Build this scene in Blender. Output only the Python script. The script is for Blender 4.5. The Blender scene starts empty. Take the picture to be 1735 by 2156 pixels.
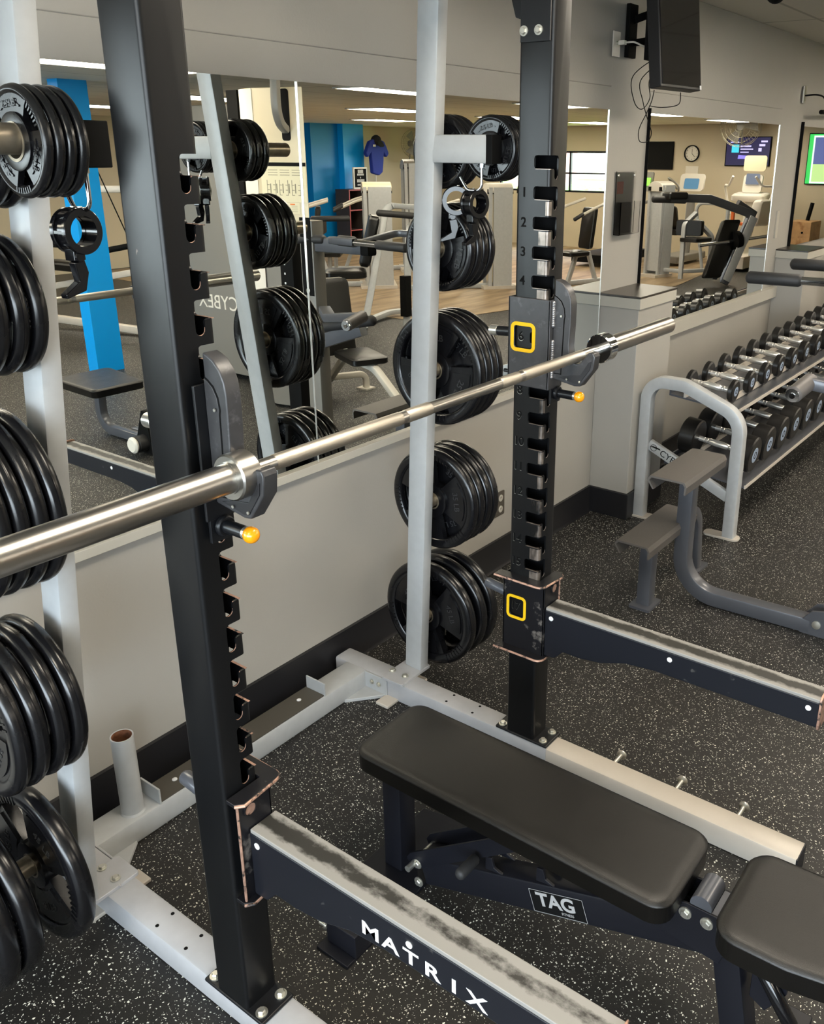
import bpy, bmesh, math, random
from mathutils import Vector, Matrix
from math import sin, cos, pi, radians

# ---------------------------------------------------------------- camera, light, exposure
C = bpy.context.scene.collection
SC = bpy.context.scene
YAW, PITCH, ROLL = radians(35.0888), radians(19.3896), radians(-0.5669)
FPX, CX, CY = 1852.79, 1028.28, 970.55
fwd = Vector((cos(PITCH)*cos(YAW), cos(PITCH)*sin(YAW), -sin(PITCH)))
rt = Vector((sin(YAW), -cos(YAW), 0.0))
dn = fwd.cross(rt)
r2 = rt*cos(ROLL) + dn*sin(ROLL)
d2 = -rt*sin(ROLL) + dn*cos(ROLL)
cam = bpy.data.cameras.new('camera')
camo = bpy.data.objects.new('camera', cam)
C.objects.link(camo)
camo.matrix_world = Matrix(((r2.x, -d2.x, -fwd.x, 0), (r2.y, -d2.y, -fwd.y, 0), (r2.z, -d2.z, -fwd.z, 1.9), (0, 0, 0, 1)))
cam.sensor_fit = 'VERTICAL'
cam.sensor_height = 24.0
cam.lens = FPX/2156*24.0
cam.shift_x = (1735/2-CX)/2156
cam.shift_y = (CY-2156/2)/2156
cam.clip_start = 0.02
cam.clip_end = 200
SC.camera = camo
SC.view_settings.view_transform = 'Standard'
SC.view_settings.look = 'None'
SC.view_settings.exposure = 0.36
SC.view_settings.gamma = 1.0
SC.view_settings.use_curve_mapping = False
W = bpy.data.worlds.new('daylight')
SC.world = W
W.use_nodes = True
W.node_tree.nodes['Background'].inputs[0].default_value = (0.80, 0.91, 1.0, 1)
W.node_tree.nodes['Background'].inputs[1].default_value = 14.0
TROFFER = 15.5       # strength of the ceiling light diffusers
TROFFER_COLOR = (1.0, 0.89, 0.73, 1)
SC.cycles.max_bounces = 8
SC.cycles.diffuse_bounces = 4
SC.cycles.glossy_bounces = 5
SC.cycles.transmission_bounces = 4
SC.cycles.sample_clamp_indirect = 6.0
SC.cycles.caustics_reflective = False
SC.cycles.caustics_refractive = False
random.seed(4)
# daylight portals in the window openings (they only guide the sky's own light)
def portal(loc, rot, sx, sy):
    l = bpy.data.lights.new('window_daylight', 'AREA'); l.shape = 'RECTANGLE'; l.size = sx; l.size_y = sy
    l.cycles.is_portal = True
    o = bpy.data.objects.new('window_daylight', l); C.objects.link(o); o.location = loc; o.rotation_euler = rot
portal((-2.55, -0.9, 1.55), (0, radians(-90), 0), 1.6, 5.2)
portal((17.05, -5.9, 1.5), (0, radians(90), 0), 1.0, 3.0)

# ---------------------------------------------------------------- materials
MATS = {}
def mat(name, col, rough=0.5, metal=0.0, var=0.0, vscale=8.0, bump=0.0, bscale=60.0, coat=0.0, spec=0.5, rvar=0.0):
    if name in MATS: return MATS[name]
    m = bpy.data.materials.new(name); m.use_nodes = True; nt = m.node_tree; N = nt.nodes; L = nt.links
    b = N['Principled BSDF']; b.inputs['Base Color'].default_value = (*col, 1)
    b.inputs['Roughness'].default_value = rough; b.inputs['Metallic'].default_value = metal
    b.inputs['Coat Weight'].default_value = coat; b.inputs['Specular IOR Level'].default_value = spec
    if coat: b.inputs['Coat Roughness'].default_value = 0.12
    tc = N.new('ShaderNodeTexCoord')
    if var or rvar:
        n = N.new('ShaderNodeTexNoise'); n.inputs['Scale'].default_value = vscale; n.inputs['Detail'].default_value = 6
        L.new(tc.outputs['Object'], n.inputs['Vector'])
        if var:
            r = N.new('ShaderNodeMapRange'); r.inputs[1].default_value = .3; r.inputs[2].default_value = .7
            r.inputs[3].default_value = 1-var; r.inputs[4].default_value = 1+var
            L.new(n.outputs['Fac'], r.inputs[0])
            x = N.new('ShaderNodeVectorMath'); x.operation = 'SCALE'; x.inputs[0].default_value = col
            L.new(r.outputs[0], x.inputs['Scale']); L.new(x.outputs[0], b.inputs['Base Color'])
        if rvar:
            r = N.new('ShaderNodeMapRange'); r.inputs[1].default_value = .3; r.inputs[2].default_value = .7
            r.inputs[3].default_value = rough-rvar; r.inputs[4].default_value = rough+rvar
            L.new(n.outputs['Fac'], r.inputs[0]); L.new(r.outputs[0], b.inputs['Roughness'])
    if bump:
        n2 = N.new('ShaderNodeTexNoise'); n2.inputs['Scale'].default_value = bscale; n2.inputs['Detail'].default_value = 3
        L.new(tc.outputs['Object'], n2.inputs['Vector'])
        bp = N.new('ShaderNodeBump'); bp.inputs['Strength'].default_value = bump; bp.inputs['Distance'].default_value = .002
        L.new(n2.outputs['Fac'], bp.inputs['Height']); L.new(bp.outputs[0], b.inputs['Normal'])
    MATS[name] = m
    return m
def emis(name, col, s):
    if name in MATS: return MATS[name]
    m = bpy.data.materials.new(name); m.use_nodes = True
    b = m.node_tree.nodes['Principled BSDF']; b.inputs['Base Color'].default_value = (.02, .02, .02, 1)
    b.inputs['Emission Color'].default_value = col; b.inputs['Emission Strength'].default_value = s
    MATS[name] = m
    return m
def overlay(m, col, lo, hi, scale, rough=None, metal=None, stretch=(1, 1, 1), detail=4):
    """a second colour in noise-shaped patches over a material's own colour (chips, scuffs, worn areas)"""
    nt = m.node_tree; N = nt.nodes; L = nt.links; b = N['Principled BSDF']
    tc = N.new('ShaderNodeTexCoord'); mp = N.new('ShaderNodeMapping'); mp.inputs['Scale'].default_value = stretch
    L.new(tc.outputs['Object'], mp.inputs[0])
    n = N.new('ShaderNodeTexNoise'); n.inputs['Scale'].default_value = scale; n.inputs['Detail'].default_value = detail; n.inputs['Roughness'].default_value = .65
    L.new(mp.outputs[0], n.inputs['Vector'])
    r = N.new('ShaderNodeMapRange'); r.inputs[1].default_value = lo; r.inputs[2].default_value = hi
    L.new(n.outputs['Fac'], r.inputs[0])
    x = N.new('ShaderNodeMix'); x.data_type = 'RGBA'
    bc = b.inputs['Base Color']
    if bc.is_linked: L.new(bc.links[0].from_socket, x.inputs[6])
    else: x.inputs[6].default_value = bc.default_value
    x.inputs[7].default_value = (*col, 1)
    L.new(r.outputs[0], x.inputs[0]); L.new(x.outputs[2], bc)
    if rough is not None:
        q = N.new('ShaderNodeMapRange'); q.inputs[3].default_value = b.inputs['Roughness'].default_value; q.inputs[4].default_value = rough
        L.new(r.outputs[0], q.inputs[0]); L.new(q.outputs[0], b.inputs['Roughness'])
    return m

silver = mat('silver_powder_coat', (.47, .485, .49), .42, .12, var=.04, vscale=30)
base_silver = overlay(mat('scuffed_silver_paint', (.47, .475, .49), .42, .12, var=.05, vscale=20), (.20, .13, .10), .72, .76, 22)
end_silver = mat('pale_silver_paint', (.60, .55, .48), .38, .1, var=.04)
black = overlay(mat('black_powder_coat', (.007, .0075, .009), .36, 0, rvar=.07, vscale=25, spec=.35), (.26, .22, .19), .735, .76, 24, .4, stretch=(1, 1, .55))
blackup = overlay(mat('black_upright_paint', (.0045, .0048, .0055), .34, 0, rvar=.08, vscale=14, spec=.36), (.30, .25, .22), .73, .75, 16, .4, stretch=(1, 1, .5))
wornblack = overlay(overlay(mat('worn_black_steel', (.007, .007, .009), .36, 0, rvar=.1, vscale=20, spec=.4), (.22, .20, .18), .60, .75, 16, .4), (.38, .20, .13), .72, .77, 30)
baresteel = mat('bare_worn_steel', (.34, .28, .24), .33, .8, var=.3, vscale=40)
copper = overlay(mat('chipped_paint_edge', (.45, .27, .20), .45, .4, var=.3, vscale=50), (.02, .02, .02), .52, .6, 30)
darkgrey = mat('dark_grey_paint', (.09, .095, .11), .36, .25, var=.05, coat=.2)
charcoal = mat('charcoal_bench_frame', (.006, .0065, .010), .42, 0, spec=.35)
jgrey = overlay(mat('hook_grey_polymer', (.046, .046, .049), .36, .15, rvar=.06, var=.12, vscale=40), (.10, .10, .105), .58, .75, 35)
jblack = mat('hook_black_rubber', (.018, .018, .02), .4)
rubber = mat('plate_black_rubber', (.005, .005, .006), .25, 0, rvar=.06, vscale=9, spec=.5)
rubberm = mat('dumbbell_black_urethane', (.008, .0075, .007), .34, 0, rvar=.06, vscale=9)
chrome = mat('brushed_chrome', (.47, .45, .415), .28, 1.0)
knurl = mat('knurled_steel', (.55, .51, .44), .44, 1.0, bump=.25, bscale=900)
shiny = mat('polished_chrome', (.75, .76, .78), .08, 1.0)
whitechrome = mat('handle_chrome', (.85, .83, .78), .25, .7)
bolt = mat('zinc_bolt', (.62, .61, .55), .28, .85)
pinm = mat('aged_pin_steel', (.32, .27, .20), .33, .7, var=.2, vscale=30)
yellow = mat('yellow_plastic', (.85, .52, .01), .4)
orange = mat('orange_ball_knob', (1.0, .36, .005), .25, coat=.5)
vinyl = mat('black_vinyl', (.005, .0045, .004), .33, 0, spec=.5, bump=.25, bscale=900, rvar=.03, vscale=12)
stitch = mat('seam_thread', (.10, .10, .11), .5)
bluew = mat('shaded_blue_paint', (.0, .20, .52), .45)  # the column's blue again, darkened for walls that get less light
foam = mat('grey_foam_grip', (.020, .020, .021), .6, bump=.2, bscale=300)
whitep = mat('white_print', (.8, .8, .8), .5)
blackp = mat('black_print', (.004, .004, .004), .7, spec=.12)
bluedisc = mat('pale_blue_decal', (.34, .42, .55), .4)
cream = mat('cream_enamel', (.60, .52, .36), .38, .1)
creamw = mat('off_white_enamel', (.74, .70, .62), .35)
greyen = mat('mid_grey_enamel', (.20, .19, .17), .4)
greyl = mat('light_grey_enamel', (.42, .41, .38), .4)
wallm = mat('grey_wall_paint', (.40, .385, .35), .42, 0, var=.03, vscale=2.5, bump=.15, bscale=120)
walllo = wallm
headm = wallm
tanwall = mat('tan_wall_paint', (.54, .47, .34), .55, var=.02, vscale=2)
bluem = mat('bright_blue_paint', (.0, .34, .85), .42)
ceilm = mat('ceiling_tile', (.58, .55, .47), .8, var=.03, vscale=30)
tilegrid = None
trimm = mat('pale_trim_paint', (.50, .48, .42), .4)
basem = mat('black_vinyl_base', (.012, .012, .014), .38)
topm = mat('dark_brown_laminate', (.030, .024, .019), .3)
woodm = overlay(mat('plywood', (.62, .36, .16), .5, var=.12, vscale=9), (.42, .20, .07), .5, .66, 7)
doorm = mat('orange_brown_door', (.45, .17, .045), .45, var=.1)
UH = mat('worn_grey_liner', (.33, .315, .285), .55, 0, bump=.3, bscale=200)

def floor_material():
    m = bpy.data.materials.new('speckled_rubber_floor'); m.use_nodes = True; nt = m.node_tree; N = nt.nodes; L = nt.links
    b = N['Principled BSDF']; tc = N.new('ShaderNodeTexCoord')
    def flecks(scale, thr, chance, off, rnd=1.0):
        mp = N.new('ShaderNodeMapping'); mp.inputs['Location'].default_value = (off, off*.7, 0); mp.inputs['Rotation'].default_value = (0, 0, off)
        mp.inputs['Scale'].default_value = (1, 1.0, 1)
        L.new(tc.outputs['Object'], mp.inputs[0])
        nz = N.new('ShaderNodeTexNoise'); nz.inputs['Scale'].default_value = scale*1.3; nz.inputs['Detail'].default_value = 1
        L.new(mp.outputs[0], nz.inputs['Vector'])
        ad = N.new('ShaderNodeVectorMath'); ad.operation = 'MULTIPLY_ADD'
        ad.inputs[1].default_value = (1.1/scale,)*3; L.new(nz.outputs['Color'], ad.inputs[0]); L.new(mp.outputs[0], ad.inputs[2])
        v = N.new('ShaderNodeTexVoronoi'); v.voronoi_dimensions = '2D'; v.inputs['Scale'].default_value = scale; v.inputs['Randomness'].default_value = rnd
        L.new(ad.outputs[0], v.inputs['Vector'])
        sp = N.new('ShaderNodeSeparateColor'); L.new(v.outputs['Color'], sp.inputs[0])
        # random size per cell
        th = N.new('ShaderNodeMath'); th.operation = 'MULTIPLY_ADD'; th.inputs[1].default_value = thr*.8; th.inputs[2].default_value = thr*.5
        L.new(sp.outputs[1], th.inputs[0])
        c = N.new('ShaderNodeMath'); c.operation = 'LESS_THAN'; L.new(v.outputs['Distance'], c.inputs[0]); L.new(th.outputs[0], c.inputs[1])
        k = N.new('ShaderNodeMath'); k.operation = 'LESS_THAN'; L.new(sp.outputs[0], k.inputs[0]); k.inputs[1].default_value = chance
        o = N.new('ShaderNodeMath'); o.operation = 'MULTIPLY'; L.new(c.outputs[0], o.inputs[0]); L.new(k.outputs[0], o.inputs[1])
        return o
    a = flecks(112, .19, .27, .3); c2 = flecks(215, .19, .16, 2.1)
    mx = N.new('ShaderNodeMath'); mx.operation = 'MAXIMUM'; L.new(a.outputs[0], mx.inputs[0]); L.new(c2.outputs[0], mx.inputs[1])
    n = N.new('ShaderNodeTexNoise'); n.inputs['Scale'].default_value = 1.6; n.inputs['Detail'].default_value = 5; L.new(tc.outputs['Object'], n.inputs['Vector'])
    cr = N.new('ShaderNodeMapRange'); cr.inputs[1].default_value = .3; cr.inputs[2].default_value = .7; cr.inputs[3].default_value = .0; cr.inputs[4].default_value = 1.0
    L.new(n.outputs['Fac'], cr.inputs[0])
    bm = N.new('ShaderNodeMix'); bm.data_type = 'RGBA'; bm.inputs[6].default_value = (.007, .0068, .0066, 1); bm.inputs[7].default_value = (.015, .0135, .0115, 1)
    L.new(cr.outputs[0], bm.inputs[0])
    x = N.new('ShaderNodeMix'); x.data_type = 'RGBA'; L.new(bm.outputs[2], x.inputs[6]); x.inputs[7].default_value = (.80, .79, .70, 1)
    L.new(mx.outputs[0], x.inputs[0]); L.new(x.outputs[2], b.inputs['Base Color'])
    b.inputs['Roughness'].default_value = .5; b.inputs['Specular IOR Level'].default_value = .45
    n3 = N.new('ShaderNodeTexNoise'); n3.inputs['Scale'].default_value = 260; L.new(tc.outputs['Object'], n3.inputs['Vector'])
    bp = N.new('ShaderNodeBump'); bp.inputs['Strength'].default_value = .5; bp.inputs['Distance'].default_value = .0015
    L.new(n3.outputs['Fac'], bp.inputs['Height']); L.new(bp.outputs[0], b.inputs['Normal'])
    return m
floorm = floor_material()
def plank_material():
    m = bpy.data.materials.new('wood_look_plank_floor'); m.use_nodes = True; nt = m.node_tree; N = nt.nodes; L = nt.links
    b = N['Principled BSDF']; tc = N.new('ShaderNodeTexCoord')
    mp = N.new('ShaderNodeMapping'); mp.inputs['Scale'].default_value = (.9, 5, 1); mp.inputs['Rotation'].default_value = (0, 0, .5); L.new(tc.outputs['Object'], mp.inputs[0])
    n = N.new('ShaderNodeTexNoise'); n.inputs['Scale'].default_value = 1.4; n.inputs['Detail'].default_value = 5; L.new(mp.outputs[0], n.inputs['Vector'])
    r = N.new('ShaderNodeValToRGB'); r.color_ramp.elements[0].position = .35; r.color_ramp.elements[1].position = .65
    r.color_ramp.elements[0].color = (.16, .105, .055, 1); r.color_ramp.elements[1].color = (.36, .26, .15, 1)
    L.new(n.outputs['Fac'], r.inputs[0]); L.new(r.outputs[0], b.inputs['Base Color']); b.inputs['Roughness'].default_value = .45
    return m
plankm = plank_material()
def ceiling_material():
    m = bpy.data.materials.new('ceiling_tiles'); m.use_nodes = True; nt = m.node_tree; N = nt.nodes; L = nt.links
    b = N['Principled BSDF']; tc = N.new('ShaderNodeTexCoord')
    br = N.new('ShaderNodeTexBrick'); br.offset = 0; br.inputs['Scale'].default_value = 1; br.inputs['Brick Width'].default_value = 1.22; br.inputs['Row Height'].default_value = .61
    br.inputs['Mortar Size'].default_value = .012; br.inputs['Color1'].default_value = (.80, .76, .66, 1); br.inputs['Color2'].default_value = (.84, .80, .70, 1); br.inputs['Mortar'].default_value = (.55, .52, .44, 1)
    L.new(tc.outputs['Object'], br.inputs['Vector']); L.new(br.outputs['Color'], b.inputs['Base Color']); b.inputs['Roughness'].default_value = .85
    return m
ceilm = ceiling_material()
mirrorm = bpy.data.materials.new('mirror_glass'); mirrorm.use_nodes = True
_b = mirrorm.node_tree.nodes['Principled BSDF']; _b.inputs['Base Color'].default_value = (.88, .90, .86, 1); _b.inputs['Metallic'].default_value = 1; _b.inputs['Roughness'].default_value = .004
acryl = bpy.data.materials.new('clear_acrylic'); acryl.use_nodes = True
_b = acryl.node_tree.nodes['Principled BSDF']; _b.inputs['Base Color'].default_value = (.95, .95, .95, 1); _b.inputs['Roughness'].default_value = .03; _b.inputs['Transmission Weight'].default_value = 1.0; _b.inputs['IOR'].default_value = 1.12
tvscreen = mat('dark_tv_glass', (.006, .006, .007), .05, coat=1)
meshm = mat('fan_wire', (.3, .28, .2), .4, .6)

# ---------------------------------------------------------------- mesh helpers
def V3(p): return Vector(p)
SPLIT = {'bolt', 'rivet', 'base_bolt', 'knurling', 'foot_block', 'screw', 'hand_grip', 'bolt_hole', 'press_arm', 'side_rail', 'cap_corner', 'ladder_grip', 'pad_rail', 'joint_plate', 'arm_pad', 'pad', 'seat', 'socket', 'hook_plate', 'chest_pad', 'moving_handle', 'weld', 'corner_gusset', 'foot_plate', 'grip_bar', 'step_leg', 'window', 'letter', 'blade', 'end_tab', 'roller_cap', 'foot_tube', 'hinge_bracket', 'white_side_panel'}
class MB:
    def __init__(s): s.v = []; s.f = []; s.mi = []; s.m = 0
    def add(s, vs, fs):
        o = len(s.v); s.v += [Vector(v) for v in vs]
        for f in fs: s.f.append([i+o for i in f]); s.mi.append(s.m)
        return s
    def box(s, x0, y0, z0, x1, y1, z1):
        if x0 > x1: x0, x1 = x1, x0
        if y0 > y1: y0, y1 = y1, y0
        if z0 > z1: z0, z1 = z1, z0
        return s.add([(x0,y0,z0),(x1,y0,z0),(x1,y1,z0),(x0,y1,z0),(x0,y0,z1),(x1,y0,z1),(x1,y1,z1),(x0,y1,z1)],
                     [(0,3,2,1),(4,5,6,7),(0,1,5,4),(1,2,6,5),(2,3,7,6),(3,0,4,7)])
    def bar(s, p0, p1, w, h, up=(0,0,1)):
        p0, p1 = V3(p0), V3(p1); d = (p1-p0).normalized(); up = V3(up)
        sd = d.cross(up).normalized(); u = sd.cross(d).normalized()
        q = []
        for p in (p0, p1):
            for a, b in ((-1,-1),(1,-1),(1,1),(-1,1)): q.append(p+sd*(a*w/2)+u*(b*h/2))
        return s.add(q, [(0,1,2,3),(4,7,6,5),(0,4,5,1),(1,5,6,2),(2,6,7,3),(3,7,4,0)])
    def lathe(s, prof, o, ax, n=32, ref=None):
        o, ax = V3(o), V3(ax).normalized()
        ref = V3(ref) if ref else (V3((0,0,1)) if abs(ax.z) < .9 else V3((1,0,0)))
        u = (ref-ax*ref.dot(ax)).normalized(); w = ax.cross(u)
        vs = []; fs = []
        for (r, h) in prof:
            for k in range(n):
                a = 2*pi*k/n; vs.append(o+ax*h+(u*cos(a)+w*sin(a))*r)
        m = len(prof)
        for i in range(m-1):
            for k in range(n):
                k2 = (k+1) % n; fs.append((i*n+k, i*n+k2, (i+1)*n+k2, (i+1)*n+k))
        if prof[0][0] > 1e-5: fs.append(tuple(range(n))[::-1])
        if prof[-1][0] > 1e-5: fs.append(tuple((m-1)*n+k for k in range(n)))
        return s.add(vs, fs)
    def ring(s, prof, o, ax, n=32):      # closed profile, no caps
        o, ax = V3(o), V3(ax).normalized(); ref = V3((0,0,1)) if abs(ax.z) < .9 else V3((1,0,0))
        u = (ref-ax*ref.dot(ax)).normalized(); w = ax.cross(u); vs = []; fs = []; m = len(prof)
        for (r, h) in prof:
            for k in range(n):
                a = 2*pi*k/n; vs.append(o+ax*h+(u*cos(a)+w*sin(a))*r)
        for i in range(m):
            j = (i+1) % m
            for k in range(n):
                k2 = (k+1) % n; fs.append((i*n+k, i*n+k2, j*n+k2, j*n+k))
        return s.add(vs, fs)
    def cyl(s, p0, p1, r, n=24, r1=None, ch=0):
        p0, p1 = V3(p0), V3(p1); L = (p1-p0).length; r1 = r if r1 is None else r1
        pr = [(r,0),(r1,L)] if not ch else [(r-ch,0),(r,ch),(r1,L-ch),(r1-ch,L)]
        return s.lathe(pr, p0, p1-p0, n)
    def capsule(s, p0, p1, r, n=20):
        p0, p1 = V3(p0), V3(p1); L = (p1-p0).length
        pr = [(r*.35,0),(r*.8,r*.25),(r,r*.6),(r,L-r*.6),(r*.8,L-r*.25),(r*.35,L)]
        return s.lathe(pr, p0, p1-p0, n)
    def sphere(s, c, r, n=16, sz=1):
        pr = [(max(r*sin(pi*i/n), 1e-6), -r*cos(pi*i/n)*sz) for i in range(n+1)]
        return s.lathe(pr, c, (0,0,1), n*2)
    def sweep(s, pts, sec, side=None, cap=True, closed=False):
        """sec: list of (a,b): a along 'side', b along the in-plane normal"""
        pts = [V3(p) for p in pts]; n = len(pts); vs = []; m = len(sec); prev = None
        for i, p in enumerate(pts):
            if closed: t = (pts[(i+1) % n]-pts[i-1]).normalized()
            else: t = ((pts[min(i+1, n-1)]-p).normalized() + (p-pts[max(i-1, 0)]).normalized()).normalized()
            if side is not None:
                sd = V3(side); sd = (sd-t*sd.dot(t)).normalized()
            else:
                if prev is None:
                    ref = V3((0,0,1)) if abs(t.z) < .9 else V3((1,0,0)); sd = t.cross(ref).normalized()
                else: sd = (prev-t*prev.dot(t)).normalized()
                prev = sd
            u = sd.cross(t).normalized()
            k = 1.0
            if 0 < i < n-1 and not closed:
                c = (pts[i+1]-p).normalized().dot((p-pts[i-1]).normalized()); k = 1/max(.5, math.sqrt((1+c)/2))
            for a, b in sec: vs.append(p+sd*a+u*(b*(k if side is not None else 1)))
        fs = []
        for i in range(n if closed else n-1):
            j = (i+1) % n
            for q in range(m):
                q2 = (q+1) % m; fs.append((i*m+q, i*m+q2, j*m+q2, j*m+q))
        if cap and not closed: fs.append(tuple(range(m))[::-1]); fs.append(tuple((n-1)*m+q for q in range(m)))
        return s.add(vs, fs)
    def tube(s, pts, r, n=14, closed=False): return s.sweep(pts, [(r*cos(2*pi*k/n), r*sin(2*pi*k/n)) for k in range(n)], closed=closed)
    def rtube(s, pts, w, h, side, rad=None):
        rad = min(w, h)*.18 if rad is None else rad; sec = []
        for cx, cy, a0 in ((w/2-rad, h/2-rad, 0), (-w/2+rad, h/2-rad, 90), (-w/2+rad, -h/2+rad, 180), (w/2-rad, -h/2+rad, 270)):
            for k in (0, 45, 90): sec.append((cx+rad*cos(radians(a0+k)), cy+rad*sin(radians(a0+k))))
        return s.sweep(pts, sec, side)
    def prism(s, poly, o, u, w, t):
        """polygon (a,b) in the plane o + a*u + b*w, extruded by vector t"""
        o, u, w, t = V3(o), V3(u), V3(w), V3(t); n = len(poly)
        a = [o+u*p[0]+w*p[1] for p in poly]; b = [q+t for q in a]
        fs = [tuple(range(n))[::-1], tuple(range(n, 2*n))]+[(i, (i+1) % n, n+(i+1) % n, n+i) for i in range(n)]
        return s.add(a+b, fs)
    def fix(s, me):
        bm = bmesh.new(); bm.from_mesh(me); bmesh.ops.recalc_face_normals(bm, faces=bm.faces); bm.to_mesh(me); bm.free()
    def pieces(s):
        par = list(range(len(s.v)))
        def fd(i):
            while par[i] != i: par[i] = par[par[i]]; i = par[i]
            return i
        for f in s.f:
            r = fd(f[0])
            for q in f[1:]: par[fd(q)] = r
        g = {}
        for i in range(len(s.v)): g.setdefault(fd(i), []).append(i)
        cl = []
        for ids in g.values():
            lo = [min(s.v[i][a] for i in ids)-.0012 for a in range(3)]; hi = [max(s.v[i][a] for i in ids)+.0012 for a in range(3)]
            cl.append([set(ids), lo, hi])
        ch = True
        while ch:
            ch = False
            for i in range(len(cl)):
                for j in range(len(cl)-1, i, -1):
                    if all(cl[i][1][a] <= cl[j][2][a] and cl[j][1][a] <= cl[i][2][a] for a in range(3)):
                        cl[i][0] |= cl[j][0]; cl[i][1] = [min(p, q) for p, q in zip(cl[i][1], cl[j][1])]; cl[i][2] = [max(p, q) for p, q in zip(cl[i][2], cl[j][2])]
                        cl.pop(j); ch = True
        out = []
        for ids, _, _ in cl:
            m = MB(); mp = {}
            for i in sorted(ids): mp[i] = len(m.v); m.v.append(s.v[i])
            for f, k in zip(s.f, s.mi):
                if f[0] in ids: m.f.append([mp[q] for q in f]); m.mi.append(k)
            out.append(m)
        return out
    def build(s, name, mats, parent=None, bevel=0, seg=2, ang=35, sub=0):
        if name in SPLIT and parent is not None:
            ps = s.pieces()
            if len(ps) > 1:
                obs = [p.build1(name, mats, parent, bevel, seg, ang, sub) for p in ps]
                return obs[0]
        return s.build1(name, mats, parent, bevel, seg, ang, sub)
    def build1(s, name, mats, parent=None, bevel=0, seg=2, ang=35, sub=0):
        me = bpy.data.meshes.new(name); off = world_of(parent)
        me.from_pydata([tuple(v-off) for v in s.v], [], s.f)
        mats = mats if isinstance(mats, (list, tuple)) else [mats]
        for m in mats: me.materials.append(m)
        for p, i in zip(me.polygons, s.mi): p.material_index = i
        s.fix(me); me.update()
        me.shade_smooth(); me.set_sharp_from_angle(angle=radians(ang))
        o = bpy.data.objects.new(name, me); C.objects.link(o)
        if parent: o.parent = parent
        if bevel:
            b = o.modifiers.new('bevel', 'BEVEL'); b.width = bevel; b.segments = seg; b.limit_method = 'ANGLE'; b.angle_limit = radians(40); b.harden_normals = True
        if sub:
            b = o.modifiers.new('sub', 'SUBSURF'); b.levels = b.render_levels = sub
        return o
def world_of(p):
    off = Vector((0, 0, 0))
    while p is not None: off += p.location; p = p.parent
    return off
def thing(name, label, cat, loc=(0,0,0), group=None, rz=0):
    o = bpy.data.objects.new(name, None); C.objects.link(o); o.location = loc; o.rotation_euler = (0, 0, rz); o.empty_display_size = .05
    o['label'] = label; o['category'] = cat
    if group: o['group'] = group
    return o
def tag(o, label, cat, group=None):
    o['label'] = label; o['category'] = cat
    if group: o['group'] = group
    return o
def struct(name, mb, m, bevel=0):
    o = mb.build(name, m, None, bevel); o['kind'] = 'structure'; return o
def dup(root, loc, rot, label, group=None):
    r = root.copy(); C.objects.link(r); r.location = loc; r.rotation_euler = rot; r['label'] = label
    if group: r['group'] = group
    for ch in list(root.children):
        c = ch.copy(); C.objects.link(c); c.parent = r
        for g in list(ch.children):
            d = g.copy(); C.objects.link(d); d.parent = c
    return r
def fillet(pts, r, n=6):
    pts = [V3(p) for p in pts]; out = [pts[0]]
    rs = r if isinstance(r, (list, tuple)) else [r]*(len(pts)-2)
    for i in range(1, len(pts)-1):
        p = pts[i]; a = (pts[i-1]-p); b = (pts[i+1]-p); R = rs[i-1]
        ang = a.angle(b); t = min(R/math.tan(ang/2), a.length*.49, b.length*.49); R2 = t*math.tan(ang/2)
        a.normalize(); b.normalize(); c = p+(a+b).normalized()*(R2/sin(ang/2)); s0 = p+a*t-c; s1 = p+b*t-c
        tot = s0.angle(s1); ax = s0.cross(s1).normalized()
        for k in range(n+1): out.append(c+Matrix.Rotation(tot*k/n, 3, ax) @ s0)
    out.append(pts[-1]); return out
def text(mb, s, size, o, right, up, depth=.0008, center=True, bold=0, wide=1):
    cu = bpy.data.curves.new('t', 'FONT'); cu.body = s; cu.size = size; cu.extrude = depth/2; cu.offset = bold*size
    if center: cu.align_x = 'CENTER'; cu.align_y = 'CENTER'
    ob = bpy.data.objects.new('t', cu); C.objects.link(ob)
    dg = bpy.context.evaluated_depsgraph_get(); dg.update(); me = ob.evaluated_get(dg).to_mesh()
    o, right, up = V3(o), V3(right).normalized(), V3(up).normalized(); nn = right.cross(up)
    mb.add([o+right*v.co.x*wide+up*v.co.y+nn*(v.co.z+depth/2) for v in me.vertices], [tuple(p.vertices) for p in me.polygons])
    ob.evaluated_get(dg).to_mesh_clear(); bpy.data.objects.remove(ob); bpy.data.curves.remove(cu)
def boolean(o, cut, op='DIFFERENCE'):
    c = cut.build('cut', blackp)
    c.location = -world_of(o.parent); 
    m = o.modifiers.new('b', 'BOOLEAN'); m.object = c; m.operation = op; m.solver = 'EXACT'; m.use_self = True
    par = o.parent; o.parent = None
    dg = bpy.context.evaluated_depsgraph_get(); dg.update()
    me = bpy.data.meshes.new_from_object(o.evaluated_get(dg)); me.name = o.name
    o.modifiers.remove(m); o.data = me; o.parent = par
    bpy.data.objects.remove(c)
    me.set_sharp_from_angle(angle=radians(35))
def absorb(o, mb, m):
    """add worn patches to a part's own mesh"""
    off = world_of(o.parent); me = bpy.data.meshes.new('x'); me.from_pydata([tuple(v-off) for v in mb.v], [], mb.f)
    mb.fix(me); me.update()
    if m.name not in [x.name for x in o.data.materials if x]: o.data.materials.append(m)
    k = [x.name for x in o.data.materials].index(m.name)
    for p in me.polygons: p.material_index = k
    bm = bmesh.new(); bm.from_mesh(o.data); bm.from_mesh(me); bm.to_mesh(o.data); bm.free(); bpy.data.meshes.remove(me)
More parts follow.
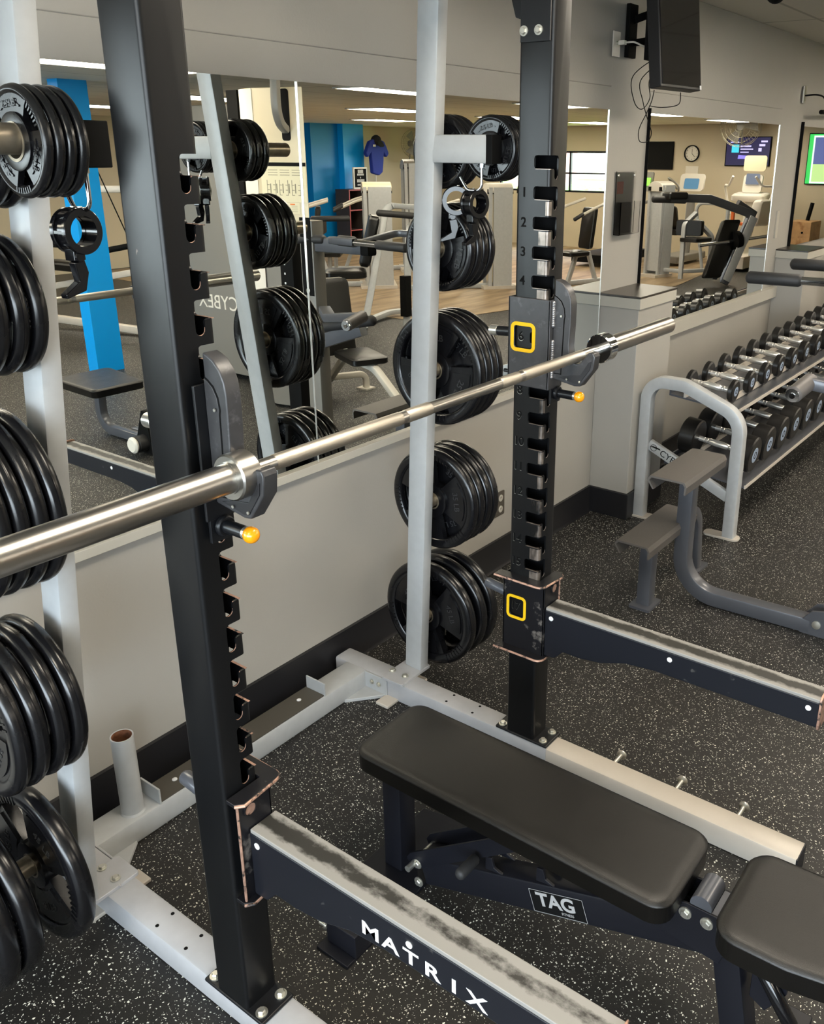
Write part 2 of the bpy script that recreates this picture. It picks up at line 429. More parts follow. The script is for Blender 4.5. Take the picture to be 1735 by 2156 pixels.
def hexbolt(mb, p, ax, r, h=.008, washer=True):
    if washer: mb.cyl(p, V3(p)+V3(ax).normalized()*.003, r*1.45, 20)
    mb.lathe([(r*1.02,.002),(r,h*.8),(r*.8,h)], p, ax, 6)
def arc(cx, cy, r, a0, a1, n=8): return [(cx+r*cos(radians(a0+(a1-a0)*k/n)), cy+r*sin(radians(a0+(a1-a0)*k/n))) for k in range(n+1)]
def rrect(w, h, r, n=4):
    return arc(w/2-r, h/2-r, r, 0, 90, n)+arc(-w/2+r, h/2-r, r, 90, 180, n)+arc(-w/2+r, -h/2+r, r, 180, 270, n)+arc(w/2-r, -h/2+r, r, 270, 360, n)

# ---------------------------------------------------------------- the room
YW = 2.177
CH, CL = 2.69, 2.45      # ceiling near the mirrors, lower ceiling over the gym floor
XL_, XR_, YB = -2.6, 17.0, -9.6
struct('floor', MB().box(XL_, -13, -.1, 17.5, YW+.1, 0), floorm)
struct('floor_planks', MB().prism([(8.05,-2.3),(12.7,-1.15),(17,-1.75),(17,-9.6),(8.05,-9.6)], (0,0,.001), (1,0,0), (0,1,0), (0,0,.004)), plankm).name = 'floor.001'
struct('ceiling', MB().box(XL_, -.3, CH, 17.5, YW+.1, CH+.1), ceilm)
struct('ceiling', MB().box(XL_, -13, CL, 17.5, -.3, CL+.1), ceilm)
struct('trim_1', MB().box(XL_, -.33, CL-.0, 17.5, -.3, CH), trimm)
struct('wall_front', MB().box(XL_, YW, 0, 17.5, YW+.12, CH), wallm)
hd = MB().box(XL_, YW-.004, 2.20, 4.10, YW+.01, CH).box(4.52, YW-.004, 2.20, 6.68, YW+.01, CH)
struct('trim_2', hd, wallm, .004)
struct('wall_right', MB().box(17.0, -13, 0, 17.12, -7.4, CL+.2).box(17, -4.4, 0, 17.12, YW, CH).box(17, -7.4, 0, 17.12, -4.4, 1.13).box(17, -7.4, 1.96, 17.12, -4.4, CL+.2), tanwall)
struct('wall_back', MB().box(13.75, YB-.12, 0, 17.1, YB, CL), tanwall)
struct('wall_back', MB().box(10.3, -9.9, 0, 13.0, -9.75, CL), bluew).name = 'wall_back.001'
struct('wall_back', MB().box(13.0, -9.75, 0, 13.75, -9.15, CL), bluew).name = 'wall_back.002'
struct('wall_back', MB().box(13.75, -9.6, 0, 14.35, -9.0, CL), bluem, .003).name = 'wall_back.003'
struct('wall_back', MB().box(XL_, -9.9, 0, 10.3, -9.75, CL), tanwall).name = 'wall_back.004'
# left wall with a wide window
struct('wall_left', MB().box(XL_-.12, -13, 0, XL_, -3.5, CL+.3).box(XL_-.12, 1.7, 0, XL_, YW+.1, CH).box(XL_-.12, -3.5, 0, XL_, 1.7, .75).box(XL_-.12, -3.5, 2.35, XL_, 1.7, CH), wallm)
wf = MB()
for y in (-3.5, -1.77, -.03, 1.66): wf.box(XL_-.09, y, .75, XL_-.03, y+.04, 2.35)
wf.box(XL_-.09, -3.5, .75, XL_-.03, 1.7, .79).box(XL_-.09, -3.5, 2.31, XL_-.03, 1.7, 2.35)
o = struct('window_1', wf, black)
wf = MB()
for y in (-7.4, -5.62, -4.46): wf.box(17.03, y, 1.13, 17.09, y+.04, 1.96)
wf.box(17.03, -7.4, 1.13, 17.09, -4.4, 1.17).box(17.03, -7.4, 1.92, 17.09, -4.4, 1.99).box(17.03, -7.4, 1.50, 17.09, -4.4, 1.53)
o = struct('window_2', wf, black)
# piers and laminate caps
def pier(x0, x1, y0=1.945):
    struct('wall_front', MB().box(x0, y0, 0, x1, YW, 1.17), wallm, .004)
    struct('trim_3', MB().box(x0-.012, y0-.012, 1.15, x1+.012, YW, 1.205), trimm, .003)
    struct('trim_4', MB().box(x0-.014, y0-.014, 1.205, x1+.014, YW, 1.216), topm, .002)
    struct('baseboard_front', MB().box(x0-.012, y0-.012, 0, x1+.012, YW, .150), basem, .005)
pier(4.08, 4.50); pier(6.91, 7.33)
for a, b in ((XL_, 4.075), (4.51, 6.90), (7.34, 17)):
    struct('baseboard_front', MB().prism([(0,0),(-.022,.0),(-.014,.014),(-.011,.148),(0,.150)], (a, YW, 0), (0,1,0), (0,0,1), (b-a,0,0)), basem)
# mirrors, very slightly leaning back, on ledge trims; wall mirrors are hung things
TIL = math.tan(radians(.14))
def mirror(x0, x1, z0, z1, label, yb=2.160):
    yb2 = yb+(z0-.836)*TIL; yt = yb+(z1-.836)*TIL
    t = thing('wall_mirror', label, 'mirror', (x0, yb, z0), 'wall mirrors above the grey wainscot')
    m = MB(); m.add([(x0,yb2,z0),(x1,yb2,z0),(x1,yt,z1),(x0,yt,z1),(x0,yb2+.006,z0),(x1,yb2+.006,z0),(x1,yt+.006,z1),(x0,yt+.006,z1)],
      [(0,3,2,1),(4,5,6,7),(0,1,5,4),(1,2,6,5),(2,3,7,6),(3,0,4,7)])
    m.build('glass', mirrorm, t)
    return t
ta = mirror(-1.6, 2.037, .868, 2.095, 'large wall mirror behind the left half of the rack')
e = MB().box(2.0375, 2.1575, .868, 2.0392, 2.164, 2.095).build('polished_edge', whitechrome, ta)
tb = mirror(2.040, 4.062, .868, 2.095, 'wall mirror ending beside the grey pier, behind the right upright')
e = MB().box(4.061, 2.1585, .868, 4.0622, 2.166, 2.095).build('polished_edge', whitechrome, tb)
tc_ = mirror(4.525, 6.62, .935, 2.095, 'wall mirror above the dumbbell rack between the two piers')
e = MB().box(4.520, 2.160, 1.216, 4.525, 2.177, 2.12).build('black_edge_strip', blackp, tc_)
e = MB().box(6.6205, 2.1585, .935, 6.6225, 2.166, 2.095).build('polished_edge', whitechrome, tc_)
td = mirror(7.17, 11.5, 1.216, 2.10, 'wall mirror past the second pier at the right edge of the photo')
e = MB().box(7.160, 2.154, 1.216, 7.170, 2.177, 2.13).build('black_edge_strip', blackp, td)
led = MB().box(-1.6, 2.145, .838, 4.075, YW, .868)
struct('trim_5', led, trimm, .002)
struct('trim_6', MB().box(4.51, 2.135, .855, 6.90, YW, .935), trimm, .003)
# ceiling lights (2x4 troffers)
k = 0
def troffer(x, y, z, label, rz=0):
    t = thing('ceiling_light', label, 'light', (x, y, z), 'recessed ceiling lights')
    MB().box(x-.60, y-.30, z-.012, x+.60, y+.30, z-.009).build('diffuser', emis('light_diffuser', TROFFER_COLOR, TROFFER), t)
    m = MB()
    for a in (-1, 1):
        m.box(x-.62, y+a*.30, z-.014, x+.62, y+a*.32, z); m.box(x+a*.60, y-.30, z-.014, x+a*.62, y+.30, z)
    m.build('frame', trimm, t)
words = ['nearest', 'second', 'third', 'fourth', 'fifth']
for j, y in enumerate((-1.45, -4.1, -6.8)):
    for i, x in enumerate((3.9, 6.8, 9.7, 12.6, 15.4)):
        troffer(x, y, CL, 'recessed ceiling light, %s from the window wall, %s row from the mirrors' % (words[i], words[j]))
for i, x in enumerate((-1.2, 1.6, 4.6, 7.6)):
    troffer(x, .55, CH, 'white recessed ceiling light over the rack aisle, %s from the window wall' % words[i])
for i, x in enumerate((-.8, 1.6)):
    troffer(x, -3.4, CL, 'white recessed ceiling light behind the camera, %s from the window wall' % words[i])

# ---------------------------------------------------------------- the half rack
XL, XR, YF, YK = .921, 2.1015, 1.258, 1.363      # upright centres, front and back faces
HW = .0425
rack = thing('half_rack', 'silver and black half rack with numbered uprights, standing against the mirror wall', 'power rack', (1.51, 1.25, 0))
for xc in (.927, 2.096):
    m = MB(); y0 = 1.206 if xc > 1 else -.35
    m.rtube([(xc, y0, .039), (xc, 2.145, .039)], .082, .078, (1,0,0), .008)
    b = m.build('base_beam', base_silver, rack)
    h = MB()
    for y in (1.627, 1.514):
        for dx in (-.022, .023): h.cyl((xc+dx, y, .0775), (xc+dx, y, .0786), .0048, 14)
    h.build('bolt_hole', blackp, b)
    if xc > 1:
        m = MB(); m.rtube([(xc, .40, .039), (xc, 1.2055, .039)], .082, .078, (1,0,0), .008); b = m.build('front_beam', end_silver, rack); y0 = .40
    MB().box(xc-.041, y0-.003, .001, xc+.041, y0+.001, .077).build('end_cap', charcoal, b)
m = MB(); m.rtube([(.968, 2.04, .039), (2.055, 2.04, .039)], .078, .102, (0,0,1), .009)
cb = m.build('rear_cross_beam', silver, rack)
for x0, s in ((.968, 1), (2.055, -1)):
    g = MB(); g.box(x0, 1.885, .002, x0+s*.006, 2.09, .076)
    g.prism([(0,0),(.115,0),(0,-.10)], (x0+s*.004, 1.99, .006), (s,0,0), (0,1,0), (0,0,.007))
    g.prism([(0,0),(.115,0),(0,-.10)], (x0+s*.004, 1.99, .0), (s,0,0), (0,1,0), (0,0,.007))
    gg = g.build('corner_gusset', silver, cb, .002)
    b = MB()
    for y in (1.955, 1.922): hexbolt(b, (x0+s*.006, y, .045), (s,0,0), .007)
    b.build('bolt', bolt, cb)
for x, yb in ((1.176, 1), (1.848, 1)):
    MB().box(x-.003, 1.992, .07, x+.003, 2.084, .128).build('end_tab', silver, cb, .0015)
pd = MB().box(1.18, 1.996, .076, 1.844, 2.086, .082).build('rubber_pad', mat('grey_brown_rubber_pad', (.07, .062, .05), .5), cb)
b = MB()
for x in (1.262, 1.772): b.lathe([(.008,0),(.008,.002),(.003,.004)], (x, 2.045, .082), (0,0,1), 16)
b.build('rivet', whitep, cb)
s = MB(); s.ring([(.0315,0),(.0315,.262),(.028,.262),(.028,0)], (1.112, 2.036, .074), (0,0,1), 36)
sk = s.build('bar_socket', silver, rack)
s = MB(); s.lathe([(.0275,0),(.0275,.003)], (1.112, 2.036, .08), (0,0,1), 24); s.ring([(.0278,.005),(.0278,.2615),(.0272,.2615),(.0272,.005)], (1.112, 2.036, .074), (0,0,1), 30)
s.build('rusty_bore', mat('rusty_bore_steel', (.30, .13, .07), .5, .5, var=.5, vscale=60), sk)
s = MB(); s.ring([(.0315,0),(.0355,0),(.0315,.006)], (1.112, 2.036, .078), (0,0,1), 30); s.build('weld_bead', silver, sk)
for xc in (.927, 2.096):          # small feet poking from under the beams
    s = 1 if xc < 1 else -1
    MB().box(xc-s*.13, 1.836, 0, xc+s*.098, 1.894, .012).build('foot_plate', end_silver, rack, .003)

def slotz(k): return 1.797-.0775*(k-1)
def upright(xc, sx):
    z0, z1 = .088, 2.46; t = .005
    m = MB()
    o_ = rrect(2*HW, YK-YF, .009, 4); i_ = rrect(2*HW-2*t, YK-YF-2*t, .005, 4); yc = (YF+YK)/2
    n = len(o_); vs = []
    for P, z in ((o_, z0), (o_, z1), (i_, z0), (i_, z1)): vs += [(xc+a, yc+b, z) for a, b in P]
    fs = []
    for q in range(n):
        r = (q+1) % n
        fs += [(q, r, n+r, n+q), (2*n+r, 2*n+q, 3*n+q, 3*n+r), (q, 2*n+q, 2*n+r, r), (n+q, n+r, 3*n+r, 3*n+q)]
    m.add(vs, fs)
    o = m.build('upright', [blackup, baresteel], rack)
    c = MB()
    for k in range(0, 19):
        z = slotz(k)
        def X(lx): return xc+sx*lx
        hz = .017
        # slot through the inner face and round the corner
        c2 = rrect(.066, 2*hz, .008, 3)
        c.prism([(a, b) for a, b in c2], (X(-.047), 1.276, z), (0,1,0), (0,0,1), (sx*.024, 0, 0))
        # J shaped opening in the front face
        P = [(-.05, hz)]+arc(-.011, hz-.008, .008, 90, 0, 3)+[(-.003, -.034)]+arc(-.013, -.034, .010, 0, -180, 8)[1:]+[(-.023, -.026)]+arc(-.029, -.023, .006, 0, 90, 3)+[(-.05, -hz)]
        c.prism(P, (xc, 1.25, z), (sx,0,0), (0,0,1), (0,.0215,0))
    boolean(o, c)
    # bright worn lips on the notch bottoms
    w = MB()
    for k in range(0, 17):
        z = slotz(k)-.017
        w.box(X(-.0428), YF+.0005, z-.0008-.0, X(-.0376), 1.305, z+.0004)
        pts = [(X(-.026), YF+.0022, z)]+[(X(a), YF+.0022, z-.017+b) for a, b in arc(-.013, 0, .0105, 180, 360, 8)]
        w.tube(pts, .0011, 6)
    absorb(o, w, baresteel if sx > 0 else copper)
    # bare corner between the notches
    w = MB()
    for k in range(1, 17):
        z = slotz(k)-.021; wd = 1 if k in (2, 3, 4, 12, 13, 14, 15) else .45
        yy = 1.290 if wd == 1 else 1.270
        w.box(X(-.0429), 1.268, z-.036, X(-.0424), yy, z)
        w.ring([(.0093,0),(.0093,.036),(.0088,.036),(.0088,0)], (X(-HW+.009), YF+.009, z-.036), (0,0,1), 28)
        w.box(X(-.036), YF-.0005, z-.036, X(-.030 if wd == 1 else -.034), YF, z)
    if sx > 0: absorb(o, w, overlay(mat('corner_wear', (.26, .22, .19), .34, .7, var=.3, vscale=30), (.02, .02, .02), .46, .6, 16, stretch=(1,1,.3)))
    nh = MB()  # lighter offset copies behind the numbers, a painted bevel highlight
    for k in range(5, 19): text(nh, str(k), .037, (X(-.0427), 1.3385, slotz(k)-.0012), (0, -sx, 0), (0,0,1), .0003, bold=.012)
    absorb(o, nh, bolt)
    nb = MB()
    for k in range(1, 19):
        text(nb, str(k), .036, (X(-.0428), 1.338, slotz(k)), (0, -sx, 0), (0,0,1), .0008, bold=.012)
    nb.build('level_numbers', blackp, o)
    b = MB().box(xc-.047, 1.205, .078, xc+.047, 1.405, .088).build('base_plate', black, o, .006)
    q = MB()
    for dx in (-.028, .028):
        for y in (1.228, 1.386): hexbolt(q, (xc+dx, y, .088), (0,0,1), .0095, .011)
    q.build('base_bolt', bolt, b)
    return o
upR = upright(XR, 1); upL = upright(XL, -1)
# top brackets that tie the uprights to the rear posts
for xc, s in ((XL, -1), (XR, 1)):
    m = MB(); m.prism([(1.363,2.46),(1.363,2.215),(1.385,2.222),(1.41,2.30),(1.70,2.33),(1.70,2.44),(1.50,2.46)], (xc-.030, 0, 0), (0,1,0), (0,0,1), (.06,0,0))
    m.box(xc-s*.0425, 1.268, 2.160, xc-s*.0475, 1.358, 2.46)
    t = m.build('top_bracket', black, rack, .003)
    q = MB()
    for y in (1.302, 1.346): hexbolt(q, (xc-s*.0475, y, 2.187), (-s,0,0), .0085, .008)
    q.build('bolt', bolt, t)
m = MB(); m.box(XL+.0425, 1.29, 2.36, XR-.0425, 1.33, 2.42); m.build('pull_up_beam', black, rack, .004)

# grey rear posts, leaning inwards and towards the uprights
def yp(z): return 1.856-.082*z
PIN = [(.29, .200), (.755, .180), (1.23, .185), (1.62, .130), (1.90, .100)]
posts = {}
for nm, s in (('L', -1), ('R', 1)):
    def px(z, s=s): return 1.5115+s*(.671-.04*z)
    m = MB(); m.rtube([(px(.09), yp(.09), .09), (px(2.42), yp(2.42), 2.42)], .0445, .074, (1,0,0), .005)
    p = m.build('storage_post', silver, rack); posts[nm] = p
    m = MB(); m.prism(rrect(.166, .098, .008), (px(.09)-s*.052, 1.856, .078), (1,0,0), (0,1,0), (0,0,.011))
    pl = m.build('base_plate', base_silver, p, .002)
    m = MB()
    for y in (1.896, 1.834): hexbolt(m, (1.5115+s*.585, y, .089), (0,0,1), .009, .008)
    m.build('bolt', bolt, pl)
    MB().box(px(.1)-s*.10-.026, 1.80, .089, px(.1)-s*.10-.022, 1.81, .09).build('weld', base_silver, pl)
    # short arm with a black end cap and its pin
    a = MB(); a.rtube([(px(1.905), yp(1.905)-.03, 1.905), (px(1.905), 1.482, 1.905)], .0445, .076, (1,0,0), .005)
    ar = a.build('storage_arm', silver, p)
    MB().box(px(1.905)-.0225, 1.462, 1.867, px(1.905)+.0225, 1.484, 1.943).build('end_cap', blackp, ar, .002)
    pn = MB(); pn.cyl((px(1.905), 1.508, 1.912), (px(1.905)+s*.21, 1.508, 1.912), .0245, 28, ch=.003)
    pn.build('weight_pin', pinm, ar)
    for z, R in PIN:
        pn = MB(); L = .27 if z < 1.5 else (.33 if z < 1.8 else .30)
        pn.cyl((px(z), yp(z), z), (px(z)+s*L, yp(z), z), .0245, 28, ch=.003)
        pn.build('weight_pin', pinm, p)
    # hooks for the clamps, under the arm
    hk = MB(); x0 = px(1.905); y0 = 1.512
    pts = fillet([(x0, y0, 1.868), (x0, y0, 1.795), (x0, y0+.05, 1.795), (x0, y0+.075, 1.83)], .018, 6)
    hk.tube(pts, .0042, 12); hk.cyl((x0, y0, 1.857), (x0, y0, 1.869), .0075, 6)
    hk.build('clamp_hook', shiny, ar)
# pegs for bands on the right hand base beam
for y in (1.006, .795, .598):
    m = MB(); m.cyl((2.136, y, .056), (2.200, y, .056), .0065, 16); m.lathe([(.009,0),(.016,.003),(.016,.008),(.011,.011)], (2.196, y, .056), (1,0,0), 24)
    m.build('band_peg', bolt, rack)
posts_px = lambda z, s: 1.5115+s*(.671-.04*z)

# ---------------------------------------------------------------- J cups
def frame_ring(mb, o, u, w, nn, W_, H_, r, th, dep):
    """rounded rectangular window frame"""
    o, u, w, nn = V3(o), V3(u), V3(w), V3(nn)
    P = rrect(W_, H_, r, 5); Q = rrect(W_-2*th, H_-2*th, max(r-th, .003), 5); n = len(P); vs = []
    for S, h in ((P, 0), (P, dep), (Q, dep), (Q, 0)): vs += [o+u*a+w*b+nn*h for a, b in S]
    fs = []
    for L in range(4):
        K = (L+1) % 4
        for q in range(n): r_ = (q+1) % n; fs.append((L*n+q, L*n+r_, K*n+r_, K*n+q))
    mb.add(vs, fs)
def holed_plate(mb, o, u, w, nn, x0, x1, z0, z1, W_, H_, r, th):
    """flat plate with a rounded window in it; coordinates relative to the window centre o"""
    o, u, w, nn = V3(o), V3(u), V3(w), V3(nn); Q = rrect(W_, H_, r, 5); n = len(Q); P = []
    for a, b in Q:
        k = min((x1 if a > 0 else -x0)/max(abs(a), 1e-6), (z1 if b > 0 else -z0)/max(abs(b), 1e-6)); P.append((a*k, b*k))
    # push ring points near the corners onto the corners
    for cxx in (x0, x1):
        for cz in (z0, z1):
            j = min(range(n), key=lambda i: (P[i][0]-cxx)**2+(P[i][1]-cz)**2); P[j] = (cxx, cz)
    vs = []
    for S, h in ((P, 0), (P, th), (Q, th), (Q, 0)): vs += [o+u*a+w*b+nn*h for a, b in S]
    fs = []
    for L in range(4):
        K = (L+1) % 4
        for q in range(n): r_ = (q+1) % n; fs.append((L*n+q, L*n+r_, K*n+r_, K*n+q))
    mb.add(vs, fs)
zw = slotz(6)
def jcup(xc, sx, label):
    t = thing('j_cup', label, 'j-cup', (xc, 1.24, 1.27), 'barbell hooks on the uprights')
    X = lambda lx: xc+sx*lx
    m = MB(); zl, zh = 1.268, 1.520; W = .006
    xin = -.0435-W
    # side plate with a window, front plate, back plate
    holed_plate(m, (X(xin), 1.327, zw), (0,1,0), (0,0,1), (sx,0,0), 1.240-1.327, 1.378-1.327, zl-zw, zh-zw, .060, .066, .012, W)
    m.box(X(-.0495), 1.2405, zl, X(.026), 1.2475, zh)
    m.box(X(-.0495), 1.371, zl, X(.030), 1.378, zh)
    b = m.build('sleeve', jgrey if sx > 0 else black, t, .0022)
    m = MB(); frame_ring(m, (X(xin-.0002), 1.327, zw), (0,1,0), (0,0,1), (-sx,0,0), .082, .084, .018, .0105, .0022)
    m.build('window_frame', yellow, t, .0006)
    # hook plate: thick core between polymer cheeks
    def prof(g):
        P = [(1.2405, 1.300-g), (1.168, 1.288-g), (1.150, 1.290-g), (1.112-g, 1.342), (1.108-g, 1.378), (1.114, 1.388+g)]
        P += [(1.128, 1.388+g), (1.140+g*.0, 1.372)]
        P += [(1.1655+.0200*cos(radians(a)), 1.3715+.0200*sin(radians(a))) for a in (200, 225, 250, 275, 300, 325, 345)]
        P += [(1.190-g, 1.395), (1.187-g, 1.46), (1.187-g, 1.505)]
        P += [(1.2405-.0535*cos(radians(a))-g, 1.505+.068*sin(radians(a))) for a in (20, 40, 60, 75)]+[(1.2405, 1.575+g)]
        return P
    m = MB(); xa, xb = -.030, .003
    m.prism(prof(0), (X(xa), 0, 0), (0,1,0), (0,0,1), (sx*(xb-xa), 0, 0))
    h = m.build('hook', jgrey, t, .0035, 3)
    # inset cheek panel on each side, leaving a dark groove
    for side in (xa, xb):
        e = MB(); d = -1 if side == xa else 1
        P = [(1.2395, 1.318), (1.213, 1.318), (1.208, 1.47)]+[(1.2405-.034*cos(radians(a)), 1.478+.050*sin(radians(a))) for a in (0, 25, 50, 75)]+[(1.2395, 1.53)]
        e.prism(P, (X(side), 0, 0), (0,1,0), (0,0,1), (sx*d*.0022, 0, 0)); e.build('cheek_panel', jgrey, h, .0008)
        e = MB(); Q = [(1.2395, 1.3150), (1.2105, 1.3150), (1.2055, 1.47)]+[(1.2405-.037*cos(radians(a)), 1.478+.053*sin(radians(a))) for a in (0, 25, 50, 75)]+[(1.2395, 1.533)]
        e.prism(Q, (X(side), 0, 0), (0,1,0), (0,0,1), (sx*d*.0006, 0, 0)); e.build('groove', blackp, h)
        e = MB(); e.prism([(1.222,1.308),(1.165,1.296),(1.152,1.298),(1.120,1.343),(1.117,1.366),(1.126,1.360),(1.150,1.322),(1.180,1.318)], (X(side), 0, 0), (0,1,0), (0,0,1), (sx*d*.0022,0,0)); e.build('cheek_panel', jblack, h, .0008)
        q = MB()
        for y, z in ((1.215, 1.478), (1.190, 1.306), (1.150, 1.304)): hexbolt(q, (X(side)+sx*d*.002, y, z), (sx*d,0,0), .0035, .004, False)
        q.build('screw', bolt, h)
    w = MB()
    zz = 1.305
    while zz < 1.515:
        w.sphere((X(xa-.004), 1.2395, zz), .0050+random.random()*.0012, 6); zz += .0062
        if 1.405 < zz < 1.45: zz = 1.45
    w.build('weld', mat('weld_metal', (.30, .30, .31), .35, .6), h)
    # locking pull pin with an orange ball, grip at the back
    p = MB(); xp = X(-.006); zp = 1.254
    p.cyl((xp, 1.2405, zp), (xp, 1.228, zp), .020, 24, ch=.003); p.cyl((xp, 1.230, zp), (xp, 1.180, zp), .0125, 24)
    p.box(X(-.032), 1.2405, 1.225, X(.020), 1.2475, 1.27)
    pp = p.build('pull_pin', black, t, .0008)
    p = MB(); p.cyl((xp, 1.181, zp), (xp, 1.174, zp), .0118, 20); p.build('collar', bolt, pp)
    p = MB(); p.sphere((xp, 1.164, zp), .0155, 14); p.build('ball_knob', orange, pp)
    p = MB(); p.cyl((X(-.02), 1.378, 1.415), (X(-.02), 1.430, 1.412), .0145, 24); gg = p.build('rear_grip', black, t)
    p = MB(); p.cyl((X(-.02), 1.430, 1.412), (X(-.02), 1.458, 1.411), .0150, 24, ch=.002); p.build('grip_end', bolt, gg)
    p = MB(); p.cyl((X(-.02), 1.378, 1.298), (X(-.02), 1.408, 1.298), .0055, 14); p.build('latch_pin', black, t)
    return t
jcup(XR, 1, 'grey bar hook on the right numbered upright, its yellow window frame showing a 6')
jcup(XL, -1, 'grey bar hook on the left near upright, below the barbell collar')

# ---------------------------------------------------------------- safety arms
def liner_material(nm, far):
    m = bpy.data.materials.new(nm); m.use_nodes = True; nt = m.node_tree; N = nt.nodes; L = nt.links; b = N['Principled BSDF']
    tc = N.new('ShaderNodeTexCoord'); sp = N.new('ShaderNodeSeparateXYZ'); L.new(tc.outputs['Object'], sp.inputs[0])
    n = N.new('ShaderNodeTexNoise'); n.inputs['Scale'].default_value = 34; n.inputs['Detail'].default_value = 7; n.inputs['Roughness'].default_value = .7
    mp = N.new('ShaderNodeMapping'); mp.inputs['Scale'].default_value = (1, .55, 1); L.new(tc.outputs['Object'], mp.inputs[0]); L.new(mp.outputs[0], n.inputs['Vector'])
    # dark band position across the width, and rubbed bare further out along the arm
    ab = N.new('ShaderNodeMath'); ab.operation = 'SUBTRACT'; L.new(sp.outputs['X'], ab.inputs[0]); ab.inputs[1].default_value = .026 if not far else -.008
    aa = N.new('ShaderNodeMath'); aa.operation = 'ABSOLUTE'; L.new(ab.outputs[0], aa.inputs[0])
    e = N.new('ShaderNodeMapRange'); e.inputs[1].default_value = .008; e.inputs[2].default_value = .036; L.new(aa.outputs[0], e.inputs[0])
    y = N.new('ShaderNodeMapRange'); y.inputs[1].default_value = -.12; y.inputs[2].default_value = -.42; y.inputs[3].default_value = 0; y.inputs[4].default_value = .34 if not far else .05
    L.new(sp.outputs['Y'], y.inputs[0])
    s1 = N.new('ShaderNodeMath'); s1.operation = 'ADD'; L.new(e.outputs[0], s1.inputs[0]); L.new(y.outputs[0], s1.inputs[1])
    s2 = N.new('ShaderNodeMath'); s2.operation = 'MULTIPLY_ADD'; L.new(n.outputs['Fac'], s2.inputs[0]); s2.inputs[1].default_value = 1.5; L.new(s1.outputs[0], s2.inputs[2])
    r = N.new('ShaderNodeMapRange'); r.inputs[1].default_value = .95; r.inputs[2].default_value = 1.35; L.new(s2.outputs[0], r.inputs[0])
    x = N.new('ShaderNodeMix'); x.data_type = 'RGBA'; x.inputs[6].default_value = (.022, .021, .018, 1); x.inputs[7].default_value = (.27, .262, .245, 1)
    L.new(r.outputs[0], x.inputs[0]); L.new(x.outputs[2], b.inputs['Base Color']); b.inputs['Roughness'].default_value = .5
    return m
def safety_arm(xc, sx, label, far, bo):
    t = thing('safety_arm', label, 'safety arm', (xc, 1.225, .585), 'spotter arms on the uprights')
    X = lambda lx: xc+sx*lx
    z17 = slotz(17); W = .006; zl, zh = .412, .664
    m = MB()
    holed_plate(m, (X(-.0495), 1.329, z17), (0,1,0), (0,0,1), (sx,0,0), 1.228-1.329, 1.380-1.329, zl-z17, zh-z17, .050, .062, .010, W)
    m.box(X(-.0495), 1.228, zl, X(.037), 1.235, zh); m.box(X(-.0495), 1.373, zl, X(.047 if sx > 0 else -.010), 1.380, zh)
    s = m.build('sleeve', wornblack, t, .002)
    m = MB(); frame_ring(m, (X(-.0497), 1.329, z17), (0,1,0), (0,0,1), (-sx,0,0), .072, .082, .016, .0095, .0022); m.build('window_frame', yellow, t, .0006)
    for z, nm in ((zh, 'top'), (zl, 'bottom')):
        # U shaped flange round the sleeve
        m = MB()
        P = [(-.078, 1.395)]+[(-.078+.02*(1-cos(radians(a))), 1.228-.0+.0-.02*sin(radians(a))+.012) for a in (0, 30, 60, 90)]+[(.030, 1.212), (.045, 1.225), (.045, 1.250), (-.0425, 1.250), (-.0425, 1.395)]
        m.prism(P, (xc, 0, z-.0045), (sx,0,0), (0,1,0), (0,0,.009))
        fl = m.build('flange', wornblack, s, .0012)
        e = MB(); path = [V3((X(a), b, z)) for a, b in P[:7]]
        e.tube([p+Vector((0,0,-.0005)) for p in path], .0036, 8); e.build('chipped_edge', copper, fl)
    m = MB(); e = MB()
    e.tube([(X(.037), 1.2275, zl), (X(.037), 1.2275, zh)], .003, 6); e.build('chipped_edge', copper, s)
    # tapered gusset and beam
    m = MB(); x0 = xc+bo-.0365
    P = [(1.228, .578), (.405, .578), (.400, .503), (.86, .500), (.95, .490), (1.03, .462), (1.10, .452), (1.16, .452), (1.19, .420), (1.228, .418)]
    m.prism(P, (x0+.0, 0, 0), (0,1,0), (0,0,1), (.073, 0, 0))
    a = m.build('arm_beam', overlay(mat('arm_navy_black_steel', (.008, .009, .013), .38, 0, spec=.4), (.07, .068, .065), .66, .76, 14, .5), t, .004)
    m = MB(); m.box(x0+.002, .404, .576, x0+.071, 1.226, .586); m.build('top_liner', liner_material('arm_liner_far' if far else 'arm_liner_near', far), t, .002)
    q = MB()
    for y in (1.205, .80 if not far else .815, .43):
        for s2 in (-1, 1): q.lathe([(.0075,0),(.0075,.0015),(.004,.0025)], (xc+bo+s2*.0365, y, .555), (s2,0,0), 18)
    q.build('rivet', whitep, a)
    m = MB(); m.prism(rrect(.078, .10, .012), (xc+bo, .398, .545), (1,0,0), (0,0,1), (0,.006,0)); m.build('end_plate', copper, a, .001)
    q = MB(); q.ring([(.017,0),(.017,.003),(.0135,.003),(.0135,0)], (X(.006), 1.228, .632), (0,-1,0), 24); q2 = q.build('plug_ring', wornblack, s); q = MB(); q.lathe([(.0132,0),(.0132,.001)], (X(.006), 1.228, .632), (0,-1,0), 24); q.build('plug', copper, s)
    q = MB(); q.capsule((X(-.01), 1.378, .575), (X(-.01), 1.475, .588), .0165); q.build('rear_grip', darkgrey, t)
    return t, a
tR, aR = safety_arm(XR, 1, 'black spotter arm with worn two-striped top on the right upright, yellow frame around 17', True, -.008)
tL, aL = safety_arm(XL, -1, 'black spotter arm lettered MATRIX on the left near upright', False, .022)
m = MB(); letters = 'MATRIX'
